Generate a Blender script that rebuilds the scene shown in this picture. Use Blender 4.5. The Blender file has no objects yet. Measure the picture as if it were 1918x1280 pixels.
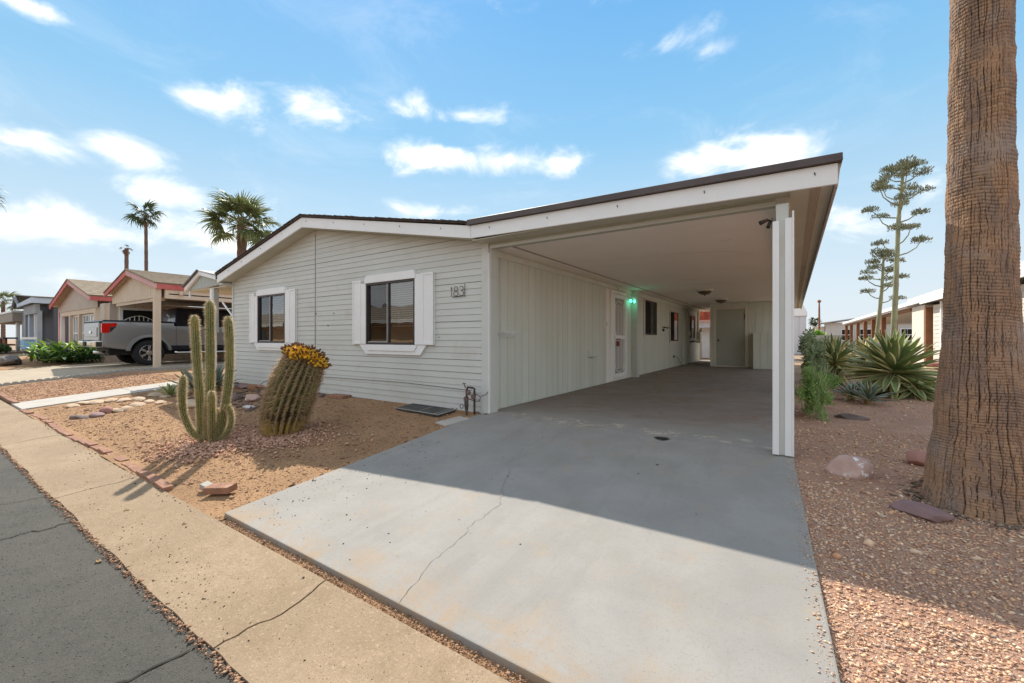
import bpy, bmesh, math, random
import numpy as np
from mathutils import Vector, Matrix
random.seed(7)
rng = np.random.default_rng(7)
C = bpy.context.scene.collection
SC = bpy.context.scene
PI = math.pi
# ------------------------------------------------------------------ camera
F = 783.5; CX = 959.0; HY = 634.0; H = 1.05          # focal length in pixels of a 1918 px wide frame, horizon row, eye height above the house pad
YAW = math.atan(526/F); ca, sa = math.cos(YAW), math.sin(YAW)
cam = bpy.data.objects.new('camera', bpy.data.cameras.new('camera'))
C.objects.link(cam)
cam.location = (0, 0, H); cam.rotation_euler = (PI/2, 0, YAW)
cam.data.sensor_width = 36; cam.data.lens = 36*F/1918
cam.data.shift_y = (640-HY)/1918*-1
cam.data.clip_start = 0.05; cam.data.clip_end = 3000
SC.camera = cam
SC.cycles.max_bounces = 12; SC.cycles.diffuse_bounces = 8; SC.cycles.glossy_bounces = 4; SC.cycles.transparent_max_bounces = 16
# ------------------------------------------------------------------ light
KX, KY = .75, .60                                     # shadow offset per metre of height: +X, -Y
SUN_EL = math.atan2(1, math.hypot(KX, KY)); SUN_AZ = math.atan2(-KX, KY)
sun = bpy.data.objects.new('sun', bpy.data.lights.new('sun', 'SUN')); C.objects.link(sun)
sun.data.energy = 4.2; sun.data.angle = math.radians(.5); sun.data.color = (1, .94, .84)
sun.rotation_euler = Vector((-KX, KY, 1)).to_track_quat('Z', 'Y').to_euler()
SC.view_settings.view_transform = 'Standard'; SC.view_settings.look = 'None'
SC.view_settings.gamma = 1; SC.view_settings.use_curve_mapping = False
SC.view_settings.exposure = 0.60
W = bpy.data.worlds.new('World'); SC.world = W; W.use_nodes = True

class NT:
    """small node-tree helper"""
    def __init__(s, nt): s.nt = nt; s.nt.nodes.clear()
    def n(s, t, **k):
        d = s.nt.nodes.new(t)
        for a, v in k.items(): setattr(d, a, v)
        return d
    def l(s, a, b): s.nt.links.new(a, b)
    def put(s, sock, v):
        if isinstance(v, bpy.types.NodeSocket): s.l(v, sock)
        elif v is not None:
            if sock.type == 'RGBA' and len(v) == 3: v = (*v, 1)
            sock.default_value = v
    def m(s, op, a, b=None, c=None, clamp=False):
        d = s.n('ShaderNodeMath', operation=op, use_clamp=clamp)
        s.put(d.inputs[0], a)
        if b is not None: s.put(d.inputs[1], b)
        if c is not None: s.put(d.inputs[2], c)
        return d.outputs[0]
    def mix(s, f, a, b, mode='MIX'):
        d = s.n('ShaderNodeMix', data_type='RGBA', blend_type=mode)
        s.put(d.inputs[0], f); s.put(d.inputs[6], a); s.put(d.inputs[7], b)
        return d.outputs[2]
    def ramp(s, f, stops):
        d = s.n('ShaderNodeValToRGB'); e = d.color_ramp.elements
        while len(e) < len(stops): e.new(.5)
        for q, (p, c) in zip(e, stops):
            q.position = p; q.color = (*c, 1) if not isinstance(c, (int, float)) else (c, c, c, 1)
        s.put(d.inputs[0], f); return d.outputs[0]
    def noise(s, vec, scale, detail=5, rough=.6, dist=0):
        d = s.n('ShaderNodeTexNoise'); s.put(d.inputs['Vector'], vec)
        d.inputs['Scale'].default_value = scale; d.inputs['Detail'].default_value = detail
        d.inputs['Roughness'].default_value = rough; d.inputs['Distortion'].default_value = dist
        return d.outputs[0]
    def mapr(s, v, a, b, c=0, d=1):
        q = s.n('ShaderNodeMapRange', interpolation_type='SMOOTHSTEP'); s.put(q.inputs[0], v)
        for i, x in enumerate((a, b, c, d)): q.inputs[i+1].default_value = x
        return q.outputs[0]
    def vmul(s, v, k):
        d = s.n('ShaderNodeVectorMath', operation='MULTIPLY'); s.put(d.inputs[0], v); d.inputs[1].default_value = k
        return d.outputs[0]

def azel(u, v):
    l = (u-CX)/F; x, y, z = l*ca-sa, l*sa+ca, -(v-HY)/F
    return math.atan2(x, y), math.atan2(z, math.hypot(x, y))
t = NT(W.node_tree)
sky = t.n('ShaderNodeTexSky', sky_type='NISHITA', sun_disc=False)
sky.sun_elevation = SUN_EL; sky.sun_rotation = SUN_AZ; sky.altitude = 350
sky.air_density = 1.0; sky.dust_density = .6; sky.ozone_density = 2.0
tc = t.n('ShaderNodeTexCoord'); D = tc.outputs['Generated']
sp = t.n('ShaderNodeSeparateXYZ'); t.l(D, sp.inputs[0])
az = t.m('ARCTAN2', sp.outputs[0], sp.outputs[1])
el = t.m('ARCSINE', sp.outputs[2])
nz = t.noise(t.vmul(D, (1, 1, 1.7)), 6.5, 10, .60, .35)
nz2 = t.noise(t.vmul(D, (1, 1, 2.6)), 2.6, 8, .6, .4)
clouds = [(50, 268, 165, 44, 1.1), (225, 276, 120, 46, 1.1), (370, 188, 80, 38, .75), (500, 208, 110, 40, .65), (625, 218, 130, 58, .95), (760, 205, 90, 30, .5),
          (860, 215, 90, 26, .45), (800, 294, 130, 40, .9), (960, 302, 150, 44, 1.05), (1290, 306, 150, 56, 1.1), (1430, 296, 170, 62, 1.15), (1250, 80, 110, 36, .5),
          (1330, 95, 60, 26, .4), (820, 398, 110, 26, .75), (340, 365, 110, 34, .75), (110, 430, 260, 62, .9), (390, 450, 150, 50, .85), (500, 400, 90, 34, .6), (60, 520, 260, 50, .7), (40, 8, 120, 24, .8),
          (1650, 60, 80, 20, .35), (1560, 430, 140, 60, .5), (1740, 345, 60, 40, .6), (1000, 20, 120, 30, .3), (1480, 340, 120, 50, .6)]
mask = None
for u, v, wu, wv, s_ in clouds:
    a0, e0 = azel(u, v); a1, _ = azel(u+wu, v); _, e1 = azel(u, v-wv)
    dx = t.m('MULTIPLY', t.m('SUBTRACT', az, a0), 1/abs(a1-a0)); dy = t.m('MULTIPLY', t.m('SUBTRACT', el, e0), 1/abs(e1-e0))
    g = t.m('MULTIPLY', t.m('SUBTRACT', 1.0, t.m('SQRT', t.m('ADD', t.m('MULTIPLY', dx, dx), t.m('MULTIPLY', dy, dy)))), s_)
    mask = g if mask is None else t.m('MAXIMUM', mask, g)
mask = t.m('MAXIMUM', mask, -.9)
dens = t.m('ADD', t.m('MULTIPLY', mask, 1.5), t.m('MULTIPLY', t.m('SUBTRACT', nz, .5), 4.2))
d1 = t.mapr(dens, .0, 1.55)
# cloud added out of view, denser than in view, to whiten the fill light
d2 = t.mapr(nz2, .44, .68, 0, .7)
d2 = t.m('MULTIPLY', d2, t.mapr(el, .66, .80))        # beyond the top of the view the cover is a little denser
behind = t.m('MULTIPLY', t.mapr(t.m('ADD', t.m('MULTIPLY', sp.outputs[0], sa), t.m('MULTIPLY', sp.outputs[1], -ca)), -.45, -.15), t.mapr(nz2, .36, .58, 0, .8))
d2 = t.m('MAXIMUM', d2, behind)
lowband = t.mapr(el, .0, .42, .85, 0)                 # milky air near the horizon
wisp = t.m('MULTIPLY', t.mapr(t.noise(t.vmul(D, (1, 1, 2.4)), 3.4, 9, .66, .8), .48, .78, 0, .12), t.mapr(el, .12, .30))
cl = t.m('MAXIMUM', t.m('MAXIMUM', t.m('POWER', d1, 1.5), wisp), d2)
col = t.mix(.0, sky.outputs[0], (1, 1, 1))
hs = t.n('ShaderNodeHueSaturation'); t.l(sky.outputs[0], hs.inputs['Color']); hs.inputs['Saturation'].default_value = 1.0; hs.inputs['Value'].default_value = 1.0
hs.inputs['Saturation'].default_value = .9
grad = t.ramp(t.m('MULTIPLY', el, 1/1.571, clamp=True), [(0, (3.35, 3.6, 3.85)), (.07, (3.1, 3.6, 3.95)), (.16, (2.3, 3.25, 3.95)), (.28, (1.25, 2.65, 3.95)), (.45, (.66, 2.05, 3.9)), (1, (.65, 1.75, 3.3))])
c1 = t.mix(.94, hs.outputs[0], grad)
c2 = t.mix(t.m('MULTIPLY', cl, .9), c1, (6.7, 6.45, 6.1))
bg = t.n('ShaderNodeBackground'); t.l(c2, bg.inputs[0]); bg.inputs[1].default_value = .15
wo = t.n('ShaderNodeOutputWorld'); t.l(bg.outputs[0], wo.inputs[0])

# ------------------------------------------------------------------ materials
MATS = {}
def M(name, c1, c2=None, rough=.75, scale=4, detail=6, lo=.35, hi=.65, bump=0, bscale=60, bdist=.004, spec=.4, metal=0, stretch=(1, 1, 1),
      spots=None, sscale=200, sthr=(.62, .7), fn=None, coat=0, island=None, sub=0):
    if name in MATS: return MATS[name]
    m = bpy.data.materials.new(name); m.use_nodes = True; q = NT(m.node_tree)
    out = q.n('ShaderNodeOutputMaterial'); b = q.n('ShaderNodeBsdfPrincipled'); q.l(b.outputs[0], out.inputs[0])
    P = q.n('ShaderNodeNewGeometry'); pos = q.vmul(P.outputs['Position'], stretch)
    c = c1
    if c2: c = q.mix(q.mapr(q.noise(pos, scale, detail), lo, hi), c1, c2)
    if spots: c = q.mix(q.mapr(q.noise(pos, sscale, 3), *sthr), c, spots)
    if island:
        r = q.ramp(P.outputs['Random Per Island'], [(i/(len(island)-1), x) for i, x in enumerate(island)])
        c = q.mix(.85, c, r)
    if fn: c = fn(q, pos, c)
    if name.startswith('sage'):                          # every board was painted and has faded a little differently
        oi = q.n('ShaderNodeObjectInfo'); c = q.mix(q.m('MULTIPLY', oi.outputs['Random'], .14), c, (.36, .35, .30))
    q.put(b.inputs['Base Color'], c)
    b.inputs['Roughness'].default_value = rough; b.inputs['Metallic'].default_value = metal
    b.inputs['Specular IOR Level'].default_value = spec; b.inputs['Coat Weight'].default_value = coat
    if sub: b.inputs['Subsurface Weight'].default_value = sub
    if bump:
        bp = q.n('ShaderNodeBump'); bp.inputs['Strength'].default_value = bump; bp.inputs['Distance'].default_value = bdist
        q.l(q.noise(pos, bscale, 6, .65), bp.inputs['Height']); q.l(bp.outputs[0], b.inputs['Normal'])
    MATS[name] = m; return m

def glass(name, tint=(.35, .37, .38), refl=.25):
    m = bpy.data.materials.new(name); m.use_nodes = True; q = NT(m.node_tree)
    out = q.n('ShaderNodeOutputMaterial'); tr = q.n('ShaderNodeBsdfTransparent'); tr.inputs[0].default_value = (*tint, 1)
    gl = q.n('ShaderNodeBsdfGlossy'); gl.inputs['Roughness'].default_value = .01; gl.inputs[0].default_value = (.9, .92, .95, 1)
    P = q.n('ShaderNodeNewGeometry')
    bp = q.n('ShaderNodeBump'); bp.inputs['Strength'].default_value = .06; bp.inputs['Distance'].default_value = .02
    q.l(q.noise(P.outputs['Position'], 2.2, 2), bp.inputs['Height']); q.l(bp.outputs[0], gl.inputs['Normal'])
    fr = q.n('ShaderNodeLayerWeight'); fr.inputs[0].default_value = .5
    fac = q.m('ADD', q.m('POWER', fr.outputs['Facing'], 4.0), refl, clamp=True)
    mx = q.n('ShaderNodeMixShader'); q.l(fac, mx.inputs[0]); q.l(tr.outputs[0], mx.inputs[1]); q.l(gl.outputs[0], mx.inputs[2])
    q.l(mx.outputs[0], out.inputs[0]); return m

# ------------------------------------------------------------------ geometry helpers (all in world coordinates, moved to the parent's origin on build)
def zg(Y, lo=-.32): return max(lo, -.085*max(0, 4.5-Y))      # the yard falls gently towards the street
def ray(u, v): l = (u-CX)/F; return (l*ca-sa, l*sa+ca, -(v-HY)/F)
def G(u, v):                                                  # ground point seen at a pixel of the photograph
    r = ray(u, v); z = 0
    for _ in range(60):
        k = (z-H)/r[2]; z = .5*z+.5*zg(r[1]*k)
    return Vector((r[0]*k, r[1]*k, z))
def AT(u, v, d): r = ray(u, v); return Vector((r[0]*d, r[1]*d, H+r[2]*d))   # point at forward distance d

class MB:
    def __init__(s): s.v = []; s.f = []; s.mi = []; s.cur = 0; s.rib = []
    def add(s, vs, fs, T=None):
        o = len(s.v)
        for p in vs: s.v.append(tuple(T @ Vector(p)) if T is not None else tuple(p))
        for f in fs: s.f.append(tuple(i+o for i in f)); s.mi.append(s.cur)
        return s
    def box(s, x0, x1, y0, y1, z0, z1, T=None):
        return s.add([(x0,y0,z0),(x1,y0,z0),(x1,y1,z0),(x0,y1,z0),(x0,y0,z1),(x1,y0,z1),(x1,y1,z1),(x0,y1,z1)],
                     [(0,3,2,1),(4,5,6,7),(0,1,5,4),(1,2,6,5),(2,3,7,6),(3,0,4,7)], T)
    def prism(s, pts, axis, a, b, T=None):
        """polygon (two coordinates) extruded along axis from a to b; pts for 'y': (x,z), 'x': (y,z), 'z': (x,y)"""
        n = len(pts)
        g = {'y': lambda p, t: (p[0], t, p[1]), 'x': lambda p, t: (t, p[0], p[1]), 'z': lambda p, t: (p[0], p[1], t)}[axis]
        vs = [g(p, a) for p in pts]+[g(p, b) for p in pts]
        fs = [tuple(range(n)), tuple(range(2*n-1, n-1, -1))]+[(i, i+n, (i+1) % n+n, (i+1) % n) for i in range(n)]
        return s.add(vs, fs, T)
    def tube(s, path, rad, n=8, T=None, ribs=0, amp=.12, close=True, phase=0):
        path = [Vector(p) for p in path]; rad = rad if isinstance(rad, (list, tuple)) else [rad]*len(path)
        vs = []; up = None
        for i, p in enumerate(path):
            d = (path[min(i+1, len(path)-1)]-path[max(i-1, 0)]).normalized()
            if up is None: up = Vector((0, 0, 1)).cross(d) if abs(d.z) < .9 else Vector((1, 0, 0))
            a = (up-d*up.dot(d)).normalized(); up = a; b = d.cross(a)
            for k in range(n):
                th = 2*PI*k/n+phase; r = rad[i]*(1+(amp*(2*(.5+.5*math.cos(ribs*th))**.8-1) if ribs else 0))
                vs.append(p+a*(r*math.cos(th))+b*(r*math.sin(th)))
                if ribs: s.rib.append(.5+.5*math.cos(ribs*th))
        m = len(path)
        fs = [(i*n+k, i*n+(k+1) % n, (i+1)*n+(k+1) % n, (i+1)*n+k) for i in range(m-1) for k in range(n)]
        if close: fs += [tuple(range(n))[::-1], tuple(range((m-1)*n, m*n))]
        return s.add(vs, fs, T)
    def lathe(s, prof, c, n=16, T=None, caps=True):
        vs = []; cx, cy, cz = c
        for r, z in prof:
            for k in range(n): vs.append((cx+r*math.cos(2*PI*k/n), cy+r*math.sin(2*PI*k/n), cz+z))
        m = len(prof)
        fs = [(i*n+k, i*n+(k+1) % n, (i+1)*n+(k+1) % n, (i+1)*n+k) for i in range(m-1) for k in range(n)]
        if caps: fs += [tuple(range(n))[::-1], tuple(range((m-1)*n, m*n))]
        return s.add(vs, fs, T)
    def build(s, name, mat, parent=None, smooth=False, bevel=0, seg=1):
        me = bpy.data.meshes.new(name)
        off = Vector((0, 0, 0))
        if parent is not None: off = parent['_o'] if '_o' in parent else (0, 0, 0)
        off = Vector(off)
        me.from_pydata([tuple(Vector(p)-off) for p in s.v], [], s.f)
        bm = bmesh.new(); bm.from_mesh(me)
        bmesh.ops.recalc_face_normals(bm, faces=bm.faces)
        if bevel:
            bmesh.ops.bevel(bm, geom=[e for e in bm.edges if e.calc_face_angle(0) > .6], offset=bevel, segments=seg, affect='EDGES', profile=.6)
        bm.to_mesh(me); bm.free()
        for m in (mat if isinstance(mat, (list, tuple)) else [mat]): me.materials.append(m)
        if any(s.mi) and not bevel:
            for p, i in zip(me.polygons, s.mi): p.material_index = i
        if smooth:
            for p in me.polygons: p.use_smooth = True
            if smooth != True: me.set_sharp_from_angle(angle=smooth)
        if s.rib:
            at = me.attributes.new('rib', 'FLOAT', 'POINT'); at.data.foreach_set('value', s.rib)
        o = bpy.data.objects.new(name, me); C.objects.link(o)
        o['_o'] = tuple(off)
        if parent is not None: o.parent = parent
        return o

def tag(o, label=None, cat=None, group=None, kind=None):
    if label: o['label'] = label
    if cat: o['category'] = cat
    if group: o['group'] = group
    if kind: o['kind'] = kind
    return o
def thing(name, label, cat, loc=(0, 0, 0), group=None):
    o = bpy.data.objects.new(name, None); C.objects.link(o); o.empty_display_size = .2
    o.location = loc; o['_o'] = tuple(loc); return tag(o, label, cat, group)
def inst(name, mesh, parent, T):
    """one more object that shares mesh data; T is in the parent's space"""
    o = bpy.data.objects.new(name, mesh); C.objects.link(o); o.parent = parent; o.matrix_local = T; return o
def npmesh(name, V, Fc, mats, parent=None, smooth=False):
    me = bpy.data.meshes.new(name); V = np.asarray(V, 'f'); Fc = np.asarray(Fc, 'i'); k = Fc.shape[1]
    me.vertices.add(len(V)); me.vertices.foreach_set('co', V.ravel())
    me.loops.add(Fc.size); me.loops.foreach_set('vertex_index', Fc.ravel())
    me.polygons.add(len(Fc)); me.polygons.foreach_set('loop_start', np.arange(0, Fc.size, k, dtype='i'))
    if smooth: me.polygons.foreach_set('use_smooth', np.ones(len(Fc), bool))
    me.update(calc_edges=True); me.validate()
    for m in (mats if isinstance(mats, (list, tuple)) else [mats]): me.materials.append(m)
    o = bpy.data.objects.new(name, me); C.objects.link(o)
    if parent is not None: o.parent = parent
    return o
def vnoise(x, y, seed=0, per=None):
    xi = np.floor(x).astype(np.int64); yi = np.floor(y).astype(np.int64); fx = x-xi; fy = y-yi
    fx = fx*fx*(3-2*fx); fy = fy*fy*(3-2*fy)
    def h(a, b):
        if per: a = a % per
        n = (a*374761393+b*668265263+seed*1442695041) & 0x7fffffff
        n = ((n ^ (n >> 13))*1274126177) & 0x7fffffff
        return ((n ^ (n >> 16)) & 0xffff)/65535.0
    return (h(xi, yi)*(1-fx)+h(xi+1, yi)*fx)*(1-fy)+(h(xi, yi+1)*(1-fx)+h(xi+1, yi+1)*fx)*fy
def fbm(x, y, seed=0, o=4):
    s = 0; a = .5
    for i in range(o): s = s+a*vnoise(x*2**i, y*2**i, seed+i); a *= .5
    return s
def chips(name, pts, size, mats, kind='stuff', flat=.55, parent=None, sink=.3, asp=1.6):
    """many small angular stones as one mesh; pts Nx3, size N"""
    n = len(pts); base = np.array([[1,0,0],[-1,0,0],[0,1,0],[0,-1,0],[0,0,1],[0,0,-1]], float)
    fc = np.array([[0,2,4],[2,1,4],[1,3,4],[3,0,4],[2,0,5],[1,2,5],[3,1,5],[0,3,5]])
    v = base[None]+rng.normal(0, .28, (n, 6, 3))
    v = v*np.stack([np.full(n, .5)*rng.uniform(1, asp, n), np.full(n, .5), np.full(n, .5*flat)*rng.uniform(.6, 1.3, n)], 1)[:, None]
    v = v*size[:, None, None]
    a = rng.uniform(0, 2*PI, n); t_ = rng.normal(0, .35, n)
    c_, s_ = np.cos(t_)[:, None], np.sin(t_)[:, None]
    y, z = v[:, :, 1]*c_-v[:, :, 2]*s_, v[:, :, 1]*s_+v[:, :, 2]*c_
    c_, s_ = np.cos(a)[:, None], np.sin(a)[:, None]
    x2, y2 = v[:, :, 0]*c_-y*s_, v[:, :, 0]*s_+y*c_
    V = np.stack([x2, y2, z], 2)+pts[:, None]; V[:, :, 2] += (size*flat*.5*(1-sink*2))[:, None]
    Fc = (fc[None]+(np.arange(n)*6)[:, None, None]).reshape(-1, 3)
    o = npmesh(name, V.reshape(-1, 3), Fc, mats, parent)
    if kind: o['kind'] = kind
    return o
zgv = lambda Y: np.maximum(-.32, -.085*np.maximum(0, 4.5-Y))
def inview(p, m=40, far=1e9):
    d = -p[:, 0]*sa+p[:, 1]*ca; l = p[:, 0]*ca+p[:, 1]*sa; u = CX+F*l/d; v = HY-F*(p[:, 2]-H)/d
    return (d > .3) & (u > -m) & (u < 1918+m) & (v < 1280+m) & (d < far)
def scatter(x0, x1, y0, y1, dens, dz=0, test=None, vis=True):
    n = int((x1-x0)*(y1-y0)*dens); p = np.stack([rng.uniform(x0, x1, n), rng.uniform(y0, y1, n), np.zeros(n)], 1)
    p[:, 2] = zgv(p[:, 1])+dz
    if vis: p = p[inview(p)]
    if test is not None: p = p[test(p)]
    return p
def soil_dz(x, y): return (fbm(x*1.3, y*1.3, 3, 3)-.45)*.05+(fbm(x*9, y*9, 8, 3)-.45)*.018
# ------------------------------------------------------------------ shared materials
def conc_stain(q, pos, c):
    n1 = q.noise(pos, .9, 7, .7, .6); n2 = q.noise(pos, 3.2, 8, .75, .3); n3 = q.noise(pos, 160, 2)
    P = q.n('ShaderNodeSeparateXYZ'); g = q.n('ShaderNodeNewGeometry'); q.l(g.outputs['Position'], P.inputs[0])
    c = q.mix(q.m('MULTIPLY', q.mapr(n2, .52, .70), .45), c, (.36, .27, .18))
    c = q.mix(q.m('MULTIPLY', q.mapr(n1, .46, .66), .22), c, (.19, .175, .155))
    c = q.mix(q.mapr(q.noise(q.vmul(pos, (2.6, .28, 1)), 1.5, 6, .7, .3), .52, .72, 0, .20), c, (.16, .145, .125))   # faint tyre and water streaks along the drive
    edge = q.mapr(P.outputs[1], 1.34, 1.75, 1, 0)            # brown silt that washes down to the low end
    c = q.mix(q.m('MULTIPLY', edge, q.mapr(n2, .4, .62)), c, (.33, .24, .16))
    # the roofed part is older and dirtier: oil, tyre dirt
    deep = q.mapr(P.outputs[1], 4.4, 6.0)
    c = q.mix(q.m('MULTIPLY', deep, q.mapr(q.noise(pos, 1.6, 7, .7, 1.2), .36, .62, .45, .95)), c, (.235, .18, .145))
    seam = q.mapr(q.m('ABSOLUTE', q.m('SUBTRACT', q.m('ADD', P.outputs[1], q.m('MULTIPLY', n2, .5)), 4.95)), .02, .24, 1, 0)
    c = q.mix(q.m('MULTIPLY', seam, q.mapr(q.noise(pos, 6, 6, .75, .5), .52, .6)), c, (.50, .43, .33))
    rust = q.mapr(q.noise(pos, 1.1, 5, .7, .4), .56, .68)
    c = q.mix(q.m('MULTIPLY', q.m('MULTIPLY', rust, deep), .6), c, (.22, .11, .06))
    c = q.mix(q.mapr(q.noise(pos, 38, 6, .8), .52, .70, 0, .35), c, (.20, .18, .15))
    return q.mix(q.mapr(n3, .60, .70, 0, .45), c, (.13, .12, .11))
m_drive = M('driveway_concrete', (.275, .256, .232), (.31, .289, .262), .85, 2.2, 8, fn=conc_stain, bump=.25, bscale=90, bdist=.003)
m_walkc = M('path_concrete', (.40, .36, .31), (.45, .41, .36), .85, 3, 8, spots=(.2, .18, .15), bump=.2, bscale=90)
def side_fn(q, pos, c):
    c = q.mix(q.m('MULTIPLY', q.mapr(q.noise(pos, 2.2, 8, .75, .8), .46, .66), .7), c, (.24, .165, .095))
    c = q.mix(q.mapr(q.noise(pos, 150, 3, .8), .55, .66, 0, .7), c, (.15, .095, .055))
    c = q.mix(q.mapr(q.noise(pos, 70, 4, .8), .54, .68, 0, .55), c, (.56, .42, .27))
    return q.mix(q.mapr(q.noise(pos, 24, 7, .85), .50, .64, 0, .45), c, (.20, .14, .085))
m_side = M('sidewalk_concrete', (.335, .240, .152), (.28, .197, .122), .9, 1.4, 8, fn=side_fn, bump=.5, bscale=160, bdist=.003)
def asph(q, pos, c):
    c = q.mix(q.mapr(q.noise(pos, 120, 4, .8), .55, .68, 0, .8), c, (.17, .155, .125))
    c = q.mix(q.mapr(q.noise(pos, 240, 2), .60, .68, 0, .8), c, (.025, .024, .022))
    return q.mix(q.mapr(q.noise(pos, 1.1, 5, .7), .45, .7, 0, .4), c, (.11, .098, .08)) if False else q.mix(q.mapr(q.noise(pos, 45, 5, .85), .44, .60, 0, .45), q.mix(q.mapr(q.noise(pos, 1.1, 5, .7), .45, .7, 0, .4), c, (.11, .098, .08)), (.105, .095, .077))
m_asph = M('asphalt', (.060, .056, .047), (.075, .069, .058), .92, 6, 8, fn=asph, bump=.9, bscale=210, bdist=.006)
def soilfn(q, pos, c):
    c = q.mix(q.mapr(q.noise(pos, 5, 7, .8), .50, .66, 0, .6), c, (.25, .14, .075))
    c = q.mix(q.mapr(q.noise(pos, 75, 4, .75), .50, .62, 0, .85), c, (.14, .075, .04))
    return q.mix(q.mapr(q.noise(pos, 120, 3, .7), .56, .66, 0, .7), c, (.50, .34, .21))
m_soil = M('decomposed_granite', (.43, .245, .118), (.34, .19, .09), .95, 2.2, 7, fn=soilfn, bump=1, bscale=95, bdist=.012)
def soilfn2(q, pos, c):
    c = q.mix(q.mapr(q.noise(pos, 60, 4, .75), .50, .66, 0, .8), c, (.14, .075, .055))
    return q.mix(q.mapr(q.noise(pos, 95, 3, .7), .54, .64, 0, .7), c, (.42, .29, .22))
m_soil2 = M('pink_gravel_bed', (.50, .29, .19), (.42, .235, .155), .95, 2.0, 7, fn=soilfn2, bump=1, bscale=75, bdist=.014)
m_ground = M('far_ground', (.36, .25, .16), (.28, .19, .12), .95, .6, 8, bump=.6, bscale=30, bdist=.02)
m_sid = M('sage_siding_paint', (.575, .575, .535), (.61, .61, .57), .6, 1.3, 6, bump=.12, bscale=40, bdist=.002, spots=(.55, .52, .46), sscale=3, sthr=(.55, .8))
def plankfn(q, pos, c):
    return q.mix(q.mapr(q.noise(q.vmul(pos, (1, 1, .15)), 3, 6, .7), .45, .75, 0, .4), c, (.56, .54, .44))
m_plank = M('sage_panel_paint', (.62, .64, .575), (.67, .69, .62), .6, 2, 6, bump=.25, bscale=60, bdist=.003, stretch=(1, 1, .25), fn=plankfn)
m_groove = M('pale_groove', (.84, .81, .73), None, .7)  # backing tone, paler than the planks in front of it
m_white = M('white_trim_paint', (.84, .83, .82), (.80, .79, .78), .5, 2, 6, bump=.08, bscale=30, bdist=.002)
m_cream = M('cream_trim_paint', (.72, .68, .60), (.66, .62, .54), .5, 2, 5)
m_brown = M('brown_drip_edge', (.070, .048, .045), (.095, .068, .062), .45, 3, 6, spec=.5)
m_shing = M('brown_shingles', (.055, .040, .034), (.10, .072, .06), .95, 14, 6, bump=1, bscale=80, bdist=.006)
m_ceil = M('carport_ceiling_paint', (.90, .83, .75), (.93, .86, .78), .75, .9, 7, bump=.25, bscale=45, bdist=.003, spots=(.84, .76, .68), sscale=1.1, sthr=(.55, .8))
m_soff = M('soffit_paint', (.50, .49, .40), (.56, .54, .45), .7, 1.5, 6, bump=.1, bscale=40)
m_dark = M('dark_interior', (.018, .017, .016), None, .9)
m_alum = M('dark_bronze_frame', (.028, .020, .020), (.04, .03, .03), .4, 5, spec=.5)
m_blind = M('white_blind', (.62, .60, .56), None, .6)
m_black = M('black_rubber', (.012, .012, .012), None, .6)
m_iron = M('dark_iron', (.035, .028, .024), (.08, .045, .03), .6, 30, metal=.3)
m_brick = M('red_brick', (.33, .165, .10), (.24, .12, .08), .9, 14, 6, bump=.5, bscale=90, bdist=.004, spots=(.42, .27, .17), sscale=20, sthr=(.56, .7))
m_glass = glass('window_glass', (.60, .60, .58), .17)
m_glassd = glass('dark_window_glass', (.25, .25, .25), .07)
def tanrock(name, cols, **k): return M(name, cols[0], None, .9, bump=.5, bscale=120, bdist=.003, island=cols, **k)
m_chip_pink = tanrock('pink_gravel_stones', [(.84,.47,.25),(.30,.16,.12),(.86,.58,.35),(.54,.29,.19),(.74,.55,.40),(.22,.12,.10),(.70,.37,.21),(.88,.72,.52),(.40,.34,.30),(.44,.24,.16)])
m_chip_tan = tanrock('tan_debris_stones', [(.40,.22,.12),(.22,.11,.07),(.46,.30,.18),(.30,.15,.09),(.15,.09,.06)])
m_chip_peb = tanrock('pinkish_pebbles', [(.56,.30,.19),(.40,.22,.16),(.60,.38,.26),(.34,.19,.15),(.50,.27,.18),(.64,.45,.32)])

# ------------------------------------------------------------------ setting: ground, road, pavement, drives
g = MB()
for x0, x1 in ((-600, 600),):
    g.add([(x0,-600,-.37),(x1,-600,-.37),(x1,.7,-.37),(x0,.7,-.37),(x0,4.5,-.05),(x1,4.5,-.05),(x1,900,-.05),(x0,900,-.05)],
          [(0,1,2,3),(3,2,5,4),(4,5,6,7)])
tag(g.build('ground', m_ground), kind='structure')
def jag(x0, x1, y, n, amp, seed):
    return [(x0+(x1-x0)*i/n, y+amp*(fbm(np.array([i*.9]), np.array([seed*7.1]), seed)[0]-.45)*2) for i in range(n+1)]
r = MB(); r.add([(-200,-7,-.322),(60,-7,-.322),(60,.9,-.322),(-200,.9,-.322)], [(0,1,2,3)])
tag(r.build('road', m_asph), kind='structure')
# cracks across the asphalt: thin dirt filled gaps
def ribbon(mb, pts, w, dz):
    vs = []; n = len(pts)
    for i, (x, y) in enumerate(pts):
        a = Vector(pts[max(i-1, 0)]); b = Vector(pts[min(i+1, n-1)]); d = (b-a).normalized(); p = Vector((-d.y, d.x))*w*random.uniform(.4, 1.2)
        for s_ in (-1, 1): vs.append((x+p.x*s_, y+p.y*s_, (zg(y))+dz))
    mb.add(vs, [(2*i, 2*i+1, 2*i+3, 2*i+2) for i in range(n-1)])
def wander(p, q_, n, amp):
    out = []; d = Vector(q_)-Vector(p); nrm = Vector((-d.y, d.x)).normalized(); w = 0
    for i in range(n+1):
        w += random.gauss(0, amp); k = i/n; out.append(tuple(Vector(p)+d*k+nrm*w*math.sin(PI*min(k, 1-k)*1.0+.25)))
    return out
m_crack = M('crack_dirt', (.03, .024, .018), None, 1)
m_crackl = M('fine_crack', (.13, .12, .11), None, 1)
rd = bpy.data.objects['road']
cr = MB()
def rl(p, q_): ribbon(cr, wander(p, q_, 40, .012), .006, .003)
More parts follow.
